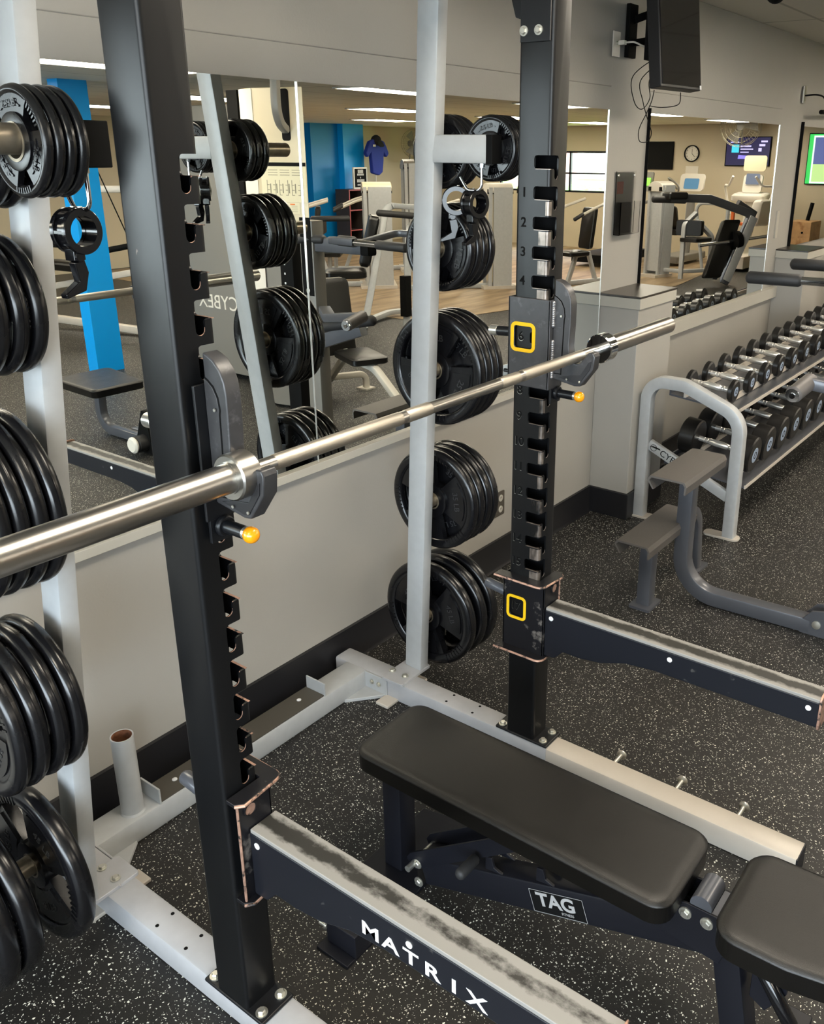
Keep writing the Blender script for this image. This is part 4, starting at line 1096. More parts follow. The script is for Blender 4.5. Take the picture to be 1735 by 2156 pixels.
m = MB(); m.lathe([(.018,0),(.018,.006),(.010,.008)], (3.43, .735, .055), (-1,0,0), 24); m.build('bolt', bolt, mb_)
m = MB(); m.rtube(fillet([(3.265, 1.432, .012), (3.265, 1.432, .318), (3.44, 1.432, .330)], .11, 8), .062, .062, (0,1,0), .006); m.prism(rrect(.13, .10, .01), (3.262, 1.432, 0), (1,0,0), (0,1,0), (0,0,.012)); m.build('step_leg', darkgrey, mc)
m = MB(); m.rtube(fillet([(3.44, 1.42, .330), (3.74, 1.42, .320), (3.74, 1.40, .012)], .10, 8), .055, .055, (0,1,0), .006); m.prism(rrect(.13, .09, .01), (3.745, 1.40, 0), (1,0,0), (0,1,0), (0,0,.012)); m.build('step_leg', darkgrey, mc)
# seat on its bent leg, seen in the mirror
m = MB(); m.rtube(fillet([(3.33, -1.37, .395), (3.33, -1.39, .036), (3.33, -.50, .036)], .13, 10), .06, .06, (1,0,0), .006); m.build('seat_leg', darkgrey, mc)
pad('seat', rpoly([(3.02, -1.40), (3.44, -1.40), (3.36, -.86), (2.99, -.86)], .04), .395, .452, .02, mc)
m = MB(); m.cyl((3.13, -.70, .085), (3.52, -.70, .085), .055, 24, ch=.008); rr = m.build('foot_roller', foam, mc)
m = MB(); m.cyl((3.10, -.70, .085), (3.132, -.70, .085), .055, 24, ch=.012); m.build('roller_cap', creamw, rr)
m = MB(); m.prism([(-.82,.01),(-.62,.01),(-.66,.30),(-.70,.30)], (3.20,0,0), (0,1,0), (0,0,1), (.05,0,0)); m.build('roller_bracket', blackp, mc)
# masts, dip handles and pads (the masts stand outside the frame on the right and show in the mirror)
m = MB(); m.rtube([(3.92, .225, .03), (3.92, .225, 1.50)], .10, .11, (1,0,0), .01); ms = m.build('mast', greyen, mc)
m = MB(); m.box(3.865, .18, 1.05, 3.869, .27, 1.52); b_ = m.build('bolt_plate', blackp, ms)
m = MB()
for z in (1.08, 1.49): m.lathe([(.016,0),(.016,.005),(.009,.007)], (3.865, .225, z), (-1,0,0), 18)
m.build('bolt', bolt, b_)
m = MB(); m.rtube([(3.92, .02, .03), (3.92, .02, 1.40)], .08, .12, (1,0,0), .01); b_ = m.build('slotted_mast', blackp, mc)
m = MB()
for k in range(12): m.box(3.878, .00, .62+k*.06, 3.8795, .012, .632+k*.06)
m.build('level_mark', whitep, b_)
m = MB(); m.rtube([(3.47, .60, .036), (3.92, .30, .036)], .06, .06, (0,0,1), .006); m.rtube([(3.92, -.15, .03), (3.92, .62, .03)], .07, .06, (1,0,0), .006); m.build('floor_tube', darkgrey, mc)
m = MB(); m.rtube([(3.92, .20, 1.36), (3.92, .66, 1.365)], .07, .085, (1,0,0), .01); q = m.build('pad_arm', darkgrey, mc)
m = MB(); m.rtube([(3.92, .66, 1.365), (3.92, .72, 1.365)], .074, .09, (1,0,0), .012); m.build('rubber_end', blackp, q)
m = MB(); m.rtube([(3.92, .10, .70), (3.92, .62, .88)], .06, .09, (1,0,0), .008); m.build('lower_arm', darkgrey, mc)
for x, w in ((3.615, 1.251), (4.20, 1.251)):
    m = MB(); m.capsule((x, w, 1.421), (x+.01, 1.022, 1.424), .0255); hg = m.build('hand_grip', foam, mc)
    m = MB(); m.cyl((x+.01, 1.03, 1.424), (x+.012, .86, 1.426), .0165, 18); m.build('grip_bar', shiny, mc)
    m = MB(); m.rtube(fillet([(x+.012, .86, 1.426), (x+.015, .66, 1.43), (3.92, .60, 1.38)], .06, 5), .04, .04, (0,0,1)); m.build('handle_arm', darkgrey, mc)
m = MB(); m.capsule((3.66, .84, 1.425), (3.66, .70, 1.427), .030); m.capsule((3.90, .36, 1.395), (3.88, .06, 1.385), .028); m.build('arm_pad', foam, mc)
m = MB(); m.capsule((3.90, .74, .945), (3.90, .20, .835), .032); lg = m.build('foam_bar', foam, mc)
m = MB(); m.cyl((3.44, .952, 1.005), (3.60, .932, 1.034), .034, 24, ch=.006); rr = m.build('arm_roller', mat('worn_roller_vinyl', (.13,.12,.115), .5), mc)
m = MB(); m.cyl((3.432, .953, 1.0035), (3.442, .952, 1.005), .028, 24); m.cyl((3.428, .953, 1.003), (3.433, .953, 1.0035), .012, 18); m.build('roller_cap', shiny, rr)
m = MB(); m.rtube([(3.585, .93, 1.03), (3.66, .60, .98), (3.92, .30, .96)], .05, .075, (0,0,1), .008); m.build('roller_arm', darkgrey, mc)

# ================================================================ the gym behind the camera, seen in the mirrors
# blue column
struct('wall_back', MB().box(4.30, -3.15, 0, 4.56, -3.0, CL), bluem, .003).name = 'wall_back.005'
# cable tower with instruction charts
t = thing('cable_tower', 'cream cable machine tower with instruction charts, reflected in the middle of the mirror', 'cable machine', (4.7, -.85, 0))
P = [(4.50,-.90),(4.60,-.50),(4.84,-.80),(4.84,-1.20),(4.54,-1.08)]
m = MB(); m.prism(P, (0,0,1.42), (1,0,0), (0,1,0), (0,0,.90)); tw = m.build('shroud', cream, t, .006)
m = MB(); m.prism([(4.4985,-.901),(4.5385,-1.081),(4.5365,-1.0815),(4.4965,-.9015)], (0,0,1.42), (1,0,0), (0,1,0), (0,0,.895)); m.build('white_side_panel', creamw, tw)
m = MB(); m.prism([(4.51,-.885),(4.60,-.51),(4.83,-.79),(4.83,-1.18),(4.55,-1.07)], (0,0,.02), (1,0,0), (0,1,0), (0,0,1.40)); m.build('lower_shroud', greyen, t, .006)
m = MB(); m.prism([(4.502,-.901),(4.542,-1.078),(4.540,-1.0785),(4.500,-.9015)], (0,0,.25), (1,0,0), (0,1,0), (0,0,1.17)); m.build('white_side_panel', creamw, t)
dC = V3((.10,.40,0)).normalized(); nC = V3((-.9701,.2425,0)); oC = V3((4.50,-.90,0))
def onC(s, z, h=.003): return oC+dC*s+nC*h+V3((0,0,z))
def chart(s0, s1, z0, z1, m_, h=.002, name='chart', par=None):
    q = MB(); q.prism([(s0,z0),(s1,z0),(s1,z1),(s0,z1)], oC+nC*.0005, dC, (0,0,1), nC*h); return q.build(name, m_, par)
paper = mat('cream_paper', (.72,.66,.46), .6)
c1 = chart(.03, .405, 1.555, 1.80, paper, par=tw); chart(.025, .405, 1.80, 1.825, blackp, .003, 'chart_header', tw)
c2 = chart(.12, .34, 1.475, 1.55, paper, par=tw)
q = MB()
def rc(q, s0, s1, z0, z1, h=.0028): q.prism([(s0,z0),(s1,z0),(s1,z1),(s0,z1)], oC+nC*.0005, dC, (0,0,1), nC*h)
for k in range(3):
    for j in range(3): rc(q, .09+.10*j, .17+.10*j, 1.772-.017*k, 1.7755-.017*k)
for k in range(6):
    s0 = .075+.052*k
    for z in (1.60, 1.635, 1.67): rc(q, s0, s0+.022, z, z+.004); rc(q, s0+(.018 if k % 2 else 0), s0+(.022 if k % 2 else .004), z, z+.035)
    rc(q, s0+.026, s0+.034, 1.615, 1.68)
q.build('chart_print', mat('faded_print', (.22,.20,.14), .6), c1)
q = MB(); rc(q, .26, .30, 1.535, 1.545); q.build('chart_print', mat('orange_print', (.7,.18,.03), .6), c2)
q = MB()
for j in range(3):
    for k in range(4): rc(q, .13+.07*j, .18+.07*j, 1.488+.013*k, 1.4905+.013*k)
q.build('chart_print', MATS['faded_print'], c2)
m = MB(); q = onC(.20, 2.10, .0); m.prism(rrect(.07, .34, .02), onC(.265, 2.14, .0005), dC, (0,0,1), nC*.002); m.build('slot', blackp, tw)
pts = smooth([onC(.265, 2.04, .0), onC(.265, 2.09, .07), onC(.27, 2.20, .11), onC(.27, 2.42, .10)])
m = MB(); m.rtube(pts, .06, .05, tuple(dC), .012); m.build('pulley_arm', greyen, tw)
m = MB(); m.box(4.70, -1.42, .02, 4.76, -1.30, 2.33); m.build('guide_rail', blackp, t)
m = MB(); m.box(4.9, -2.40, .05, 5.5, -1.45, 2.25); sh = m.build('side_shroud', greyen, t, .01)
m = MB(); text(m, 'CYBEX', .17, (4.899, -2.0, .66), (0,-1,0), (0,0,1), .002); m.build('brand_lettering', creamw, sh)
m = MB(); m.bar((4.897, -2.35, .82), (4.897, -1.6, .92), .004, .03, (0,0,1)); m.build('swoosh', creamw, sh)

def cushion(mb, c, ux, uy, uz):      # rounded pad by half extents vectors
    c, ux, uy, uz = V3(c), V3(ux), V3(uy), V3(uz)
    P = rrect(2*ux.length, 2*uy.length, min(ux.length, uy.length)*.3, 4)
    a, b = ux.normalized(), uy.normalized(); vs = []; n = len(P)
    for h, k in ((-1, .94), (-.7, 1), (.6, 1), (1, .90)): vs += [c+a*(p[0]*k)+b*(p[1]*k)+uz*h for p in P]
    fs = [tuple(range(n))[::-1], tuple(3*n+q for q in range(n))]
    for i in range(3):
        for q in range(n): r_ = (q+1) % n; fs.append((i*n+q, i*n+r_, (i+1)*n+r_, (i+1)*n+q))
    mb.add(vs, fs)
# white framed upright bench
t = thing('upright_bench', 'white framed upright bench with black seat and tall black back pad, reflected in the mirror', 'bench', (4.85, -.25, 0))
m = MB(); cushion(m, (4.80, -.245, .435), (.13,.06,0), (-.085,.19,0), (0,0,.028)); m.build('seat', vinyl, t)
m = MB(); cushion(m, (4.90, -.62, .68), (.14,.06,0), (.02,-.05,.29), (-.01,.030,.006)); m.build('back_pad', vinyl, t)
m = MB(); cushion(m, (4.905, -.655, .68), (.145,.062,0), (.02,-.05,.295), (-.004,.010,.002)); m.build('back_board', greyl, t)
m = MB()
m.rtube(fillet([(4.95,-.66,.60),(4.93,-.52,.38),(4.74,-.05,.385),(4.60,.50,.03)], [.12,.25], 8), .055, .055, (.9,.42,0), .012)
m.rtube([(4.94,-.55,.37),(5.10,-.90,.10)], .05, .05, (.9,.42,0)); 
m.rtube(fillet([(5.35,-.72,.01),(5.35,-.72,.13),(4.98,-.91,.13),(4.98,-.91,.01)], .1, 6), .05, .05, (-.45,.9,0)); m.box(5.29,-.78,0,5.40,-.66,.012)
m.build('frame', creamw, t)
m = MB(); m.rtube([(4.62,.14,.06),(4.62,.42,.06)], .05, .05, (1,0,0)); m.build('foot_tube', creamw, t)

def tower(x, y, rz, w, d, h, body, capm, label, loc=None, group=None, name='weight_stack_tower'):
    t = thing(name, label, 'weight machine', (x, y, 0), group)
    R_ = Matrix.Rotation(rz, 3, 'Z'); T = lambda p: R_ @ V3(p)+V3((x, y, 0))
    def part(nm, mb, mt, par=t, bev=0): mb.v = [T(v) for v in mb.v]; return mb.build(nm, mt, par, bev)
    m = MB(); m.prism(rrect(d*.8, w*.86, .03), (0,0,.10), (1,0,0), (0,1,0), (0,0,h-.18)); s = part('shroud', m, body)
    m = MB()
    for a in (-1, 1):
        m.box(-d/2, a*w/2-.02*(a+1)-.0, .02, -d/2+.05, a*w/2+.02*(1-a), h-.06); m.box(-d/2+.07, a*w/2-.02*(a+1), .02, d/2, a*w/2+.02*(1-a), h-.06)
    part('side_rail', m, silver)
    m = MB(); P = [(-w/2, h-.10)]+[(w/2*math.sin(radians(q)), h-.10+.10*cos(radians(q))) for q in (-60,-40,-20,0,20,40,60)]+[(w/2, h-.10),(w/2*.9, h-.16),(-w/2*.9, h-.16)]
    m.prism(P, (-d/2-.01,0,0), (0,1,0), (0,0,1), (d+.02,0,0)); part('top_cap', m, capm, t, .01)
    m = MB()
    for a in (-1, 1): m.box(-d/2-.012, a*(w/2-.04)-.03, h-.15, d/2+.012, a*(w/2-.04)+.03, h-.085)
    part('cap_corner', m, blackp)
    m = MB(); m.box(-d/2-.08, -w/2-.02, 0, d/2+.05, w/2+.02, .05); part('base', m, end_silver)
    return t, T
def seat_parts(t, T, x0, z=.48, back=True, arms=True):
    m = MB(); cushion(m, T((x0, 0, z)), T((x0+.20,0,z))-T((x0,0,z)), T((x0,.17,z))-T((x0,0,z)), (0,0,.035)); m.build('seat', vinyl, t)
    if back:
        a = T((x0+.27,0,z+.36)); m = MB(); cushion(m, a, T((x0+.27,.14,z+.36))-a, T((x0+.31,0,z+.66))-a, T((x0+.31,0,z+.36))-a); m.build('back_pad', vinyl, t)
    m = MB(); m.rtube([T((x0-.1,0,.05)), T((x0+.05,0,z-.04)), T((x0+.30,0,z-.02)), T((x0+.45,0,.06))], .06, .06, tuple(T((0,1,0))-T((0,0,0)))); m.rtube([T((x0-.35,0,.04)), T((x0+.9,0,.04))], .07, .07, tuple(T((0,1,0))-T((0,0,0)))); m.build('frame', silver, t)
    if arms:
        m = MB()
        for a in (-1, 1): m.tube(fillet([T((x0+.45,a*.30,1.25)), T((x0+.10,a*.34,1.15)), T((x0-.25,a*.30,1.0))], .1, 5), .022, 10)
        m.build('press_arm', creamw, t)
        m = MB()
        for a in (-1, 1): m.capsule(T((x0-.10,a*.315,1.075)), T((x0-.27,a*.298,.99)), .028)
        m.build('hand_grip', foam, t)
GM = 'weight machines in the gym area'
t, T = tower(10.0, -4.75, radians(45), .62, .40, 1.50, greyl, cream, 'tall cream capped weight machine in front of the cube shelf, reflected in the mirror', group=GM); seat_parts(t, T, -1.15, .5, True)
t, T = tower(11.9, -5.6, radians(45), .80, .40, 1.80, greyen, greyen, 'dark grey capped weight machine under the wall fan, reflected in the mirror', group=GM); seat_parts(t, T, -1.1)
t, T = tower(10.95, -3.25, radians(40), .36, .35, 1.50, cream, creamw, 'narrow cream weight machine beside the black plates, reflected in the mirror', group=GM); seat_parts(t, T, -.95)
t, T = tower(11.25, -2.85, radians(40), .34, .35, 1.50, cream, creamw, 'narrow off white weight machine left of the numbered upright, reflected in the mirror', group=GM)
t, T = tower(12.75, -2.15, radians(20), .40, .35, 1.62, greyl, silver, 'silver weight machine below the bright window, reflected in the mirror', group=GM); seat_parts(t, T, -.95)
t, T = tower(13.6, -1.90, radians(15), .30, .30, 1.50, silver, creamw, 'slim silver column machine below the black television, reflected in the second mirror', group=GM)
m = MB(); m.rtube(fillet([(13.55,-1.45,.0),(13.55,-1.45,.85),(13.75,-1.35,1.02)], .12, 5), .07, .07, (0,1,0)); m.rtube(fillet([(14.0,-1.15,.0),(14.0,-1.15,.65),(13.8,-1.35,.9)], .12, 5), .07, .07, (0,1,0)); m.rtube([(13.6,-1.85,.12),(13.55,-1.45,.12),(14.0,-1.15,.12)], .06, .06, (0,0,1)); m.tube(fillet([(14.3,-1.4,.1),(14.3,-1.6,1.15),(14.2,-1.0,1.15),(14.2,-1.0,.6)], .12, 5), .03, 8); m.build('frame', silver, t)
m = MB(); cushion(m, (13.62,-1.38,.80), (.05,.20,0), (0,0,.12), (.05,0,0)); cushion(m, (13.7,-1.30,.62), (.2,.05,0), (0,.16,0), (0,0,.035)); m.build('chest_pad', vinyl, t)
# seated machine with silver a-frame
t = thing('chest_press_machine', 'silver a-frame press machine with black pads on the plank floor, reflected in the mirror', 'weight machine', (7.5, -2.35, 0), GM)
m = MB(); sd = (.7,.7,0)
m.rtube(fillet([(7.30,-2.55,.02),(7.85,-2.65,1.33),(8.2,-2.2,1.30)], .1, 5), .08, .06, sd); m.rtube(fillet([(7.60,-2.18,.02),(7.70,-2.20,1.10),(8.1,-2.3,1.22)], .12, 5), .08, .07, sd); m.rtube(fillet([(7.2,-2.62,.04),(8.2,-2.9,.06),(8.6,-2.0,.06),(7.7,-2.05,.04)], .25, 5), .06, .08, (0,0,1)); m.build('frame', silver, t)
m = MB(); m.box(7.555,-2.225,.15,7.645,-2.135,.60); m.build('rubber_sleeve', blackp, t)
m = MB(); cushion(m, (7.25,-2.75,.62), (.16,.16,0), (-.14,.14,0), (0,0,.04)); m.build('seat', vinyl, t)
m = MB(); cushion(m, (7.62,-2.72,.95), (-.12,.12,0), (.05,.05,.28), (.04,.04,-.01)); m.build('back_pad', vinyl, t)
m = MB(); m.capsule((7.4,-2.4,1.28), (7.9,-2.0,1.22), .035); m.capsule((6.9,-2.9,1.22), (7.2,-2.6,1.22), .03); m.build('hand_grip', foam, t)
# plate loaded silver-black bench by the dumbbells
t = thing('plate_loaded_press', 'black and silver angled press bench behind the dumbbells, reflected in the second mirror', 'weight machine', (13.5, -.5, 0), GM)
m = MB(); m.rtube(fillet([(13.1,-.55,.05),(13.5,-.35,1.05),(13.0,-.85,1.28),(12.5,-1.25,1.30)], .08, 5), .08, .12, (.6,-.6,.0), .01); m.rtube([(13.35,-.65,.05),(13.75,-.45,1.05),(13.5,-.60,1.2)], .07, .12, (.6,-.6,0), .01); m.rtube([(13.6,-.9,.05),(13.35,-.55,.55)], .06, .08, (.6,-.6,0)); m.build('frame', darkgrey, t)
m = MB(); m.rtube([(13.06,-.50,.10),(13.44,-.30,1.02)], .02, .125, (.6,-.6,0)); m.build('light_edge', silver, t)
m = MB(); cushion(m, (13.15,-.66,.55), (.10,.10,0), (.16,.06,.42), (-.04,.04,.01)); cushion(m, (12.55,-1.2,1.33), (.12,.10,0), (-.08,.10,0), (0,0,.05)); m.build('pad', vinyl, t)
m = MB(); m.capsule((12.3,-1.45,1.28), (12.75,-1.1,1.26), .05); m.build('hand_grip', foam, t)
m = MB(); m.cyl((12.75,-.85,.62), (13.9,-.10,.74), .025, 14); m.build('load_bar', shiny, t)
m = MB(); m.cyl((13.25,-.52,.67), (13.33,-.47,.68), .14, 26); m.build('stop_disc', blackp, t)
# white elliptical, treadmill, recumbent bike against the right wall
t = thing('elliptical_trainer', 'white elliptical trainer with tall console under the purple television, reflected in the mirror', 'elliptical', (15.9, -1.2, 0))
m = MB(); m.rtube(fillet([(15.4,-1.35,.1),(15.9,-1.25,.6),(16.0,-1.25,1.25)], .2, 6), .20, .16, (0,1,0), .05); cushion(m, (15.7,-.95,.95), (.22,.05,0), (0,.03,.22), (0,.08,0)); cushion(m, (15.9,-1.25,1.20), (0,.30,0), (.18,0,.02), (0,0,.06)); m.box(15.0,-1.6,.05,16.4,-.95,.25); m.build('body', creamw, t, .02)
m = MB(); m.prism(rrect(.34, .30, .05), (15.93,-1.25,1.42), (0,1,0), (.2,0,1), (.05,0,0)); c_ = m.build('console', creamw, t)
m = MB(); m.prism(rrect(.24, .18, .02), (15.925,-1.25,1.50), (0,1,0), (.2,0,1), (-.006,0,0)); m.build('screen', emis('console_screen', (.10,.13,.2,1), 1.0), c_)
m = MB(); m.prism(rrect(.40, .26, .05), (15.98,-1.25,1.76), (0,1,0), (.1,0,1), (.03,0,0)); m.build('reading_rack', cream, t)
m = MB()
for a in (-1, 1): m.tube(smooth([(15.7,-1.25+a*.28,.9), (15.8,-1.25+a*.40,1.2), (15.75,-1.25+a*.42,1.38), (15.6,-1.25+a*.30,1.40), (15.5,-1.25+a*.2,1.55)]), .022, 8)
m.build('moving_handle', creamw, t)
t = thing('treadmill', 'treadmill with a green lit console at the left edge of the second mirror', 'treadmill', (15.3, -3.4, 0))
m = MB(); m.box(14.0,-3.75,.08,15.6,-3.0,.22); m.build('deck', blackp, t, .01)
m = MB()
for a in (-3.72, -3.03): m.rtube([(15.6,a,.1),(15.75,a,1.25)], .06, .12, (0,1,0)); m.rtube([(15.75,a,1.1),(15.2,a,1.05)], .05, .05, (0,1,0))
m.build('frame', greyen, t)
m = MB(); m.prism(rrect(.62,.34,.04), (15.72,-3.38,1.42), (0,1,0), (.3,0,1), (.05,0,0)); c_ = m.build('console', greyen, t)
m = MB(); m.prism(rrect(.20,.14,.01), (15.70,-3.20,1.42), (0,1,0), (.3,0,1), (-.004,0,0)); m.build('green_display', emis('green_led', (.25,.9,.05,1), 1.6), c_)
m = MB(); m.prism(rrect(.14,.05,.01), (15.72,-3.45,1.53), (0,1,0), (.3,0,1), (-.004,0,0)); m.build('white_display', emis('white_led', (.8,1,.7,1), 1.5), c_)
t = thing('recumbent_bike', 'recumbent bike with blue screen and white console, reflected below the clock', 'exercise bike', (15.6, -2.35, 0))
m = MB(); m.box(15.0,-2.55,.05,16.3,-2.15,.18); m.rtube([(15.8,-2.35,.1),(15.9,-2.35,1.2)], .14, .12, (0,1,0), .03); m.build('frame', greyen, t, .02)
m = MB(); m.prism(rrect(.46,.30,.06), (15.85,-2.35,1.42), (0,1,0), (.25,0,1), (.06,0,0)); c_ = m.build('console', creamw, t)
m = MB(); m.prism(rrect(.28,.18,.02), (15.845,-2.35,1.40), (0,1,0), (.25,0,1), (-.006,0,0)); m.build('screen', emis('blue_console', (.05,.16,.26,1), 1.2), c_)
m = MB(); m.tube(smooth([(15.8,-2.6,1.3),(15.5,-2.65,1.5),(15.4,-2.4,1.35),(15.5,-2.5,1.1)]), .018, 8); m.build('handlebar', greyen, t)
m = MB(); cushion(m, (15.1,-2.35,.6), (.16,0,0), (0,.18,0), (0,0,.05)); cushion(m, (14.95,-2.35,.85), (0,.17,0), (-.08,0,.2), (.04,0,0)); m.build('seat', vinyl, t)
o = MB(); o.rtube(fillet([(14.85,-1.15,1.02),(14.85,-1.15,.82),(14.85,-.85,.80),(14.85,-.95,.45)], .03, 4), .07, .05, (1,0,0)); o.cyl((14.85,-.95,.38),(14.85,-.95,.46), .05, 12); o.rtube([(14.85,-1.15,1.0),(14.9,-1.1,.02)], .03, .03, (1,0,0))
tag(o.build('orange_pedal_crank', mat('bright_orange_paint', (.85,.16,.02), .4)), 'bright orange bent steel stand behind the press bench in the reflection', 'stand')
# wall things
def wallx(name, label, cat, y0, y1, z0, z1, d=.04):
    t = thing(name, label, cat, (17.0, (y0+y1)/2, (z0+z1)/2)); m = MB(); m.box(17.0-d, y0, z0, 16.999, y1, z1); b = m.build('housing', blackp, t, .006); return t, b
t, b = wallx('television', 'black switched-off television on the far wall, at the left of the second mirror', 'television', -3.80, -3.25, 1.62, 2.14)
t, b = wallx('television', 'far television showing purple and white graphics, reflected beside the clock', 'television', -2.19, -1.33, 1.70, 2.22)
m = MB(); m.box(16.957, -2.17, 1.715, 16.9595, -1.35, 2.205); s_ = m.build('screen', emis('night_blue_screen', (.010,.008,.06,1), 1.0), t)
m = MB()
for y0, y1, z0, z1 in ((-2.10,-1.94,2.11,2.135),(-1.52,-1.40,2.12,2.15),(-1.90,-1.70,2.04,2.065),(-1.90,-1.66,1.99,2.01),(-1.90,-1.74,1.94,1.955),(-1.55,-1.44,2.05,2.09),(-1.56,-1.50,1.96,2.02)): m.box(16.955, y0, z0, 16.9568, y1, z1)
m.build('screen_graphics', emis('lilac_graphics', (.55,.50,1.0,1), 1.3), s_)
m = MB(); m.prism([(-1.94,1.83),(-1.55,1.83),(-1.52,1.85),(-1.60,1.87),(-1.93,1.90)], (16.955,0,0), (0,1,0), (0,0,1), (.0015,0,0)); m.build('screen_graphics', emis('purple_graphics', (.25,.20,.85,1), 1.2), s_)
m = MB(); m.box(16.955, -2.07, 1.94, 16.9568, -1.93, 2.08); m.build('screen_graphics', emis('cyan_graphics', (.05,.55,.70,1), 1.2), s_)
t, b = wallx('television', 'large television with a green edged bright screen at the far right of the mirrors', 'television', -.66, .55, 1.40, 2.27)
m = MB(); m.box(16.957, -.645, 1.415, 16.9595, .54, 2.255); s_ = m.build('screen', emis('green_screen', (.02,.50,.08,1), 1.2), t)
m = MB(); m.box(16.954, -.57, 1.42, 16.9565, .45, 2.23); m.build('screen_graphics', emis('pale_screen', (.70,.85,.80,1), 1.2), s_)
m = MB(); m.box(16.952, -.54, 1.75, 16.9535, .42, 2.20); m.build('screen_graphics', emis('stadium_blue', (.07,.09,.25,1), 1.2), s_)
m = MB(); m.box(16.952, -.54, 1.45, 16.9535, .42, 1.75); m.build('screen_graphics', emis('pitch_green', (.42,.62,.22,1), 1.2), s_)
t = thing('wall_clock', 'round white wall clock with a black rim, reflected in the second mirror', 'clock', (17, -2.87, 1.92))
m = MB(); m.ring([(.155,0),(.155,.035),(.135,.035),(.135,0)], (17, -2.87, 1.92), (-1,0,0), 40); m.build('rim', blackp, t)
m = MB(); m.lathe([(.137,0),(.137,.012)], (17, -2.87, 1.92), (-1,0,0), 40); fc = m.build('face', creamw, t)
m = MB()
for k in range(12): a = k*pi/6; text(m, str(12 if k == 0 else k), .034, (16.987, -2.87+.108*sin(a)*-1*-1, 1.92+.108*cos(a)), (0,-1,0), (0,0,1), .001) if 0 else text(m, str(12 if k == 0 else k), .034, (16.987, -2.87+.108*sin(a)*1, 1.92+.108*cos(a)), (0,1,0) if 0 else (0,-1,0), (0,0,1), .001)
m.build('numeral', blackp, fc)
m = MB(); m.bar((16.985,-2.87,1.92), (16.985,-2.87+.002,2.005), .006, .002, (1,0,0)); m.bar((16.984,-2.87,1.92), (16.984,-2.81,1.86), .008, .002, (1,0,0)); m.build('hands', blackp, fc)
t = thing('wall_notice', 'white and orange paper notice under the wall clock, reflected in the mirror', 'notice', (17, -2.85, 1.49))
m = MB(); m.box(16.994, -2.98, 1.30, 16.999, -2.72, 1.69); n_ = m.build('sheet', creamw, t)
m = MB(); m.box(16.992, -2.98, 1.50, 16.9938, -2.74, 1.55); m.build('orange_band', mat('orange_tan_print', (.75,.40,.12), .6), n_)
def fan(x, y, z, n, label, R=.33):
    t = thing('wall_fan', label, 'fan', (x, y, z)); n = V3(n).normalized(); c = V3((x,y,z))
    m = MB(); u = n.cross(V3((0,0,1))).normalized(); w = u.cross(n)
    for r, h in ((R,0),(R,.09),(R*.93,.13),(R*.93,-.04),(R*.5,.16),(R*.5,-.06),(R*.75,.145),(R*.75,-.05),(R*.25,.165)):
        m.tube([c+n*h+(u*cos(a*pi/20)+w*sin(a*pi/20))*r for a in range(40)], .003, 5, closed=True)
    for k in range(36):
        a = k*pi/18; d = u*cos(a)+w*sin(a); m.tube([c+n*.165+d*.05, c+n*.16+d*R*.5, c+n*.13+d*R*.93, c+n*.09+d*R, c+d*R, c-n*.04+d*R*.93, c-n*.06+d*R*.5], .0016, 4)
    m.build('cage', meshm, t)
    m = MB()
    for k in range(3):
        a = k*2*pi/3; d = u*cos(a)+w*sin(a); e = n.cross(d)
        m.add([c+n*.04+d*.05+e*.03, c+n*.07+d*.05-e*.03, c+n*.10+d*R*.8-e*.13, c+n*.02+d*R*.85+e*.10, c+n*.045+d*.05+e*.03, c+n*.075+d*.05-e*.03, c+n*.105+d*R*.8-e*.13, c+n*.025+d*R*.85+e*.10], [(0,1,2,3),(7,6,5,4),(0,4,5,1),(1,5,6,2),(2,6,7,3),(3,7,4,0)])
    m.build('blade', greyen, t)
    m = MB(); m.cyl(c-n*.16, c+n*.10, .07, 20); m.build('motor', greyen, t)
    m = MB(); m.tube([c-n*.12, c-n*.2+V3((0,0,-.35)), c-n*.62+V3((0,0,-.38))], .016, 8); m.build('wall_arm', greyen, t)
fan(15.9, -8.95, 2.10, (-.4,1,0), 'round wire wall fan on the tan wall beside the blue wall, reflected in the mirror', .30)
fan(16.4, -1.72, 2.40, (-1,.2,-.2), 'round wire wall fan cut by the top of the second mirror', .36)
# the corner by the blue wall
t = thing('cube_shelf', 'dark cube shelf with red edges against the blue wall, reflected in the mirror', 'shelf', (14.0, -8.7, 0))
m = MB(); x0, x1, y0, y1 = 13.45, 14.65, -8.98, -8.60
m.box(x0, y0, 0, x1, y0+.02, 1.20); m.build('back', mat('dark_shelf_brown', (.035,.025,.022), .5), t)
m = MB(); re = mat('red_edge_laminate', (.30,.045,.04), .45); dk = MATS['dark_shelf_brown']
e = MB()
for k in range(4): x = x0+k*.40; m.box(x-.010, y0, 0, x+.010, y1-.004, 1.20); e.box(x-.012, y1-.004, 0, x+.012, y1, 1.20)
for k in range(4): z = .0+k*.392; m.box(x0, y0, z+.002, x1, y1-.004, z+.022); e.box(x0, y1-.004, z, x1, y1+.001, z+.024)
q = m.build('divider', dk, t); e.build('red_edging', re, q)
t = thing('letter_board', 'white framed black letter board standing on the cube shelf, reflected in the mirror', 'sign', (13.92, -8.72, 1.20))
m = MB(); m.box(13.70, -8.74, 1.20, 14.10, -8.70, 1.62); b = m.build('frame', creamw, t, .004)
m = MB(); m.box(13.73, -8.702, 1.235, 14.07, -8.696, 1.59); f_ = m.build('panel', blackp, t)
m = MB()
for z, s, w in ((1.54,.07,.16),(1.48,.035,.2),(1.42,.03,.03),(1.36,.06,.22),(1.28,.03,.2)): 
    k = max(1, int(w/.022))
    for q in range(k): x = 13.90-w/2+q*w/k; m.box(x, -8.6955, z-s/2, x+w/k*.6, -8.694, z+s/2)
m.build('letters', whitep, f_)
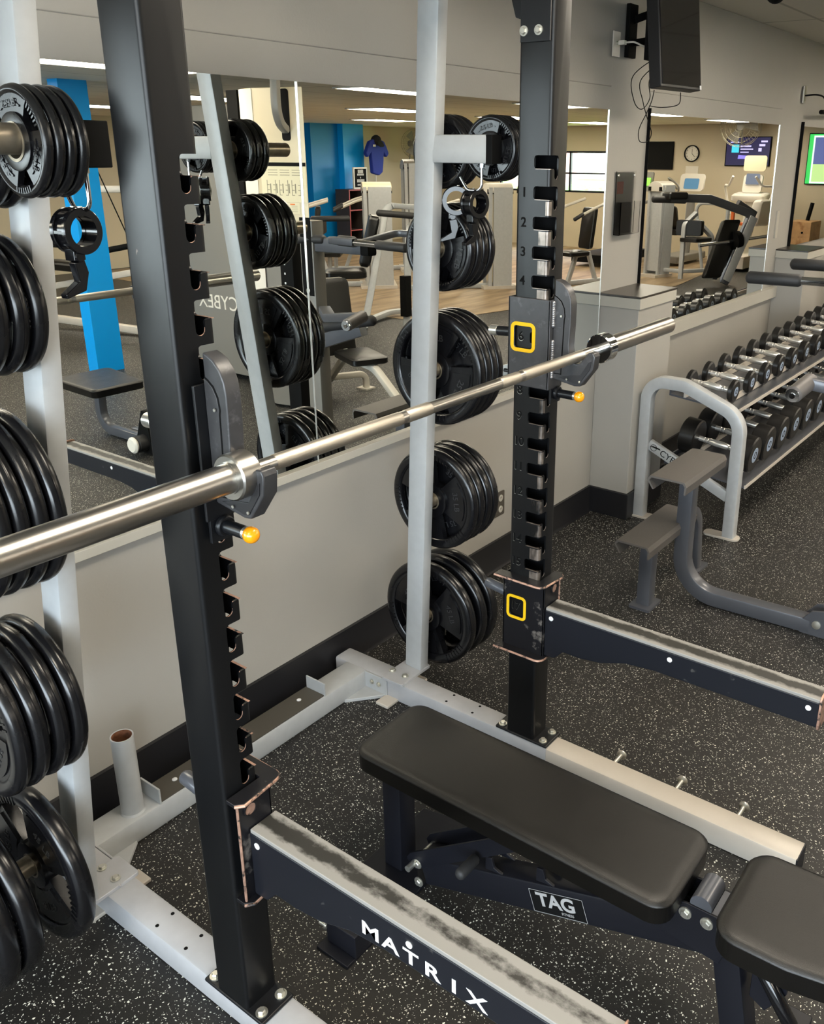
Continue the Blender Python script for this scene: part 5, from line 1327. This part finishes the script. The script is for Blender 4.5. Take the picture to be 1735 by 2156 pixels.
t = thing('tshirt', 'royal blue t-shirt hanging on a stand above the cube shelf, reflected in the mirror', 'shirt', (14.45, -8.72, 1.35))
sh_ = mat('royal_blue_cloth', (.015,.035,.30), .8, bump=.4, bscale=20)
m = MB(); S = [(-.22,0),(-.25,.30),(-.27,.52),(-.40,.40),(-.49,.50),(-.40,.66),(-.30,.80),(-.12,.86),(-.07,.82),(.07,.82),(.12,.86),(.30,.80),(.40,.66),(.49,.50),(.40,.40),(.27,.52),(.25,.30),(.20,.02),(.05,-.06)]
S = [(a*.72, b*.78) for a, b in S]
m.prism(S, (14.45, -8.80, 1.50), (1,0,0), (0,0,1), (0,.10,0)); m.build('cloth', sh_, t, .03)
m = MB(); m.cyl((14.45,-8.78,1.21), (14.45,-8.78,1.55), .012, 10); m.cyl((14.45,-8.78,1.20), (14.45,-8.78,1.22), .09, 20); m.build('stand_pole', creamw, t)
m = MB(); m.box(14.30, -8.694, 2.02, 14.38, -8.690, 2.06); m.build('tag', whitep, t)
t = thing('baseball_cap', 'black cap on top of the blue t-shirt, reflected in the mirror', 'cap', (14.45, -8.74, 2.15))
m = MB(); m.sphere((14.45,-8.74,2.14), .11, 10); m.prism(rrect(.17,.13,.05), (14.45,-8.62,2.07), (1,0,0), (0,.5,-.85), (0,.01,.005)); m.build('cloth', mat('black_cloth', (.01,.01,.012), .9), t)
t = thing('stacking_chair', 'black stacking chair against the blue wall, reflected in the mirror', 'chair', (11.4, -7.2, 0))
m = MB(); cushion(m, (11.4,-7.2,.44), (.17,-.17,0), (.16,.16,0), (0,0,.02)); m.build('seat', vinyl, t)
m = MB(); cushion(m, (11.52,-7.40,.68), (.19,-.15,0), (.02,-.02,.14), (.012,.014,0)); m.build('backrest', vinyl, t)
for a, b in ((-.14,.20),(.20,-.14),(-.02,-.42+.1),(.30,-.30)):
    m = MB(); m.tube([(11.4+a, -7.2+b+.0, 0), (11.4+a*.8, -7.2+b*.8, .43)], .011, 8); m.build('leg', blackp, t)
t = thing('bench_pad_stack', 'low black padded bench in front of the blue wall, reflected in the mirror', 'bench', (10.3, -6.0, 0))
m = MB(); cushion(m, (10.3,-6.0,.42), (.5,-.4,0), (.12,.14,0), (0,0,.04)); m.build('pad', vinyl, t)
for a in (-.35, .35):
    m = MB(); m.rtube([(10.3+a,-6.0-a*.8,0),(10.3+a,-6.0-a*.8,.38)], .05, .05, (1,0,0)); m.build('leg', silver, t)
# left part of the mirror: frames by the blue column
t = thing('hack_squat_machine', 'beige and silver machine frame behind the blue column, reflected in the mirror', 'weight machine', (5.6, -4.3, 0), GM)
m = MB(); m.rtube([(5.3,-5.6,.1),(5.7,-3.7,.04)], .08, .08, (0,0,1)); m.rtube([(5.35,-5.5,.45),(5.8,-3.9,.75)], .07, .07, (0,0,1)); m.rtube([(5.9,-4.1,.04),(5.9,-4.1,1.75)], .09, .09, (1,0,0)); m.rtube([(5.2,-4.9,1.52),(6.4,-3.6,1.52)], .07, .07, (0,0,1)); m.build('frame', end_silver, t)
m = MB(); cushion(m, (5.4,-5.3,.95), (.05,.3,0), (.12,0,0), (0,0,.05)); cushion(m, (5.4,-5.2,.70), (.05,.4,0), (.15,0,0), (0,0,.04)); m.build('pad', vinyl, t)
m = MB(); m.box(6.3,-4.25,.1,6.7,-3.6,1.7); m.build('shroud', greyl, t, .02)
m = MB(); m.box(5.92,-4.35,.9,5.98,-4.10,1.45); m.build('weight_stack', greyen, t)
o = MB(); o.capsule((5.2,-4.25,.92), (5.5,-4.05,.98), .03); o.tube([(5.35,-4.4,1.9),(5.5,-4.1,1.0)], .006, 6); tag(o.build('pull_rope_grip', blackp), 'black cable grip hanging behind the blue column in the reflection', 'grip')
o = MB(); o.box(XL_+.0, -9.74, 0, -1.5, -9.70, 2.1); 
struct('door_1', MB().box(5.2, -9.75, 0, 6.2, -9.70, 2.1), doorm)
m = MB(); m.box(6.05, -9.69, 1.0, 6.09, -9.64, 1.04)
# things past the second pier in the mirror
t = thing('plyometric_box', 'pale plywood jump box reflected at the right edge', 'box', (16.4, -.3, 0))
m = MB(); m.box(16.1,-.62,.0,16.7,-.20,.80); m.build('body', woodm, t, .004)
m = MB(); m.lathe([(.02,0),(.02,.004)], (16.098,-.34,.62), (-1,0,0), 14); m.build('hole', blackp, t)
o = MB(); o.cyl((16.55,-.40,.80), (16.6,-.36,1.10), .035, 14); tag(o.build('foam_post', blackp), 'black upright post on the jump box in the reflection', 'post')
# outside the far window
o = MB(); o.box(24, -16, 0, 30, -3, 6); h_ = thing('house', 'red brick house outside the far window, reflected in the mirror', 'house', (24, -9, 0)); b = o.build('wall', mat('red_brick', (.55,.30,.27), .8), h_)
m = MB()
for y in (-12.4, -9.4, -6.8): m.box(23.95, y, 1.2, 24.0, y+1.0, 2.8)
m.build('window', creamw, h_)
o = MB()
for k in range(26): o.sphere((20.5+random.uniform(-.5,.5), -13+k*.42, .55), random.uniform(.5,.75), 6)
tag(o.build('hedge', mat('bright_green_leaves', (.16,.42,.06), .8, var=.5, vscale=14)), 'bright green hedge outside the far window, reflected in the mirror', 'hedge')
o = MB(); o.box(17.5,-30,-.12,60,30,-.02); struct('ground', o, mat('pale_lawn', (.30,.45,.15), .9)).name = 'floor.002'
o = MB(); o.box(-40,-30,-.12,-2.8,30,-.02); struct('ground', o, mat('pale_concrete', (.5,.5,.48), .9)).name = 'floor.003'
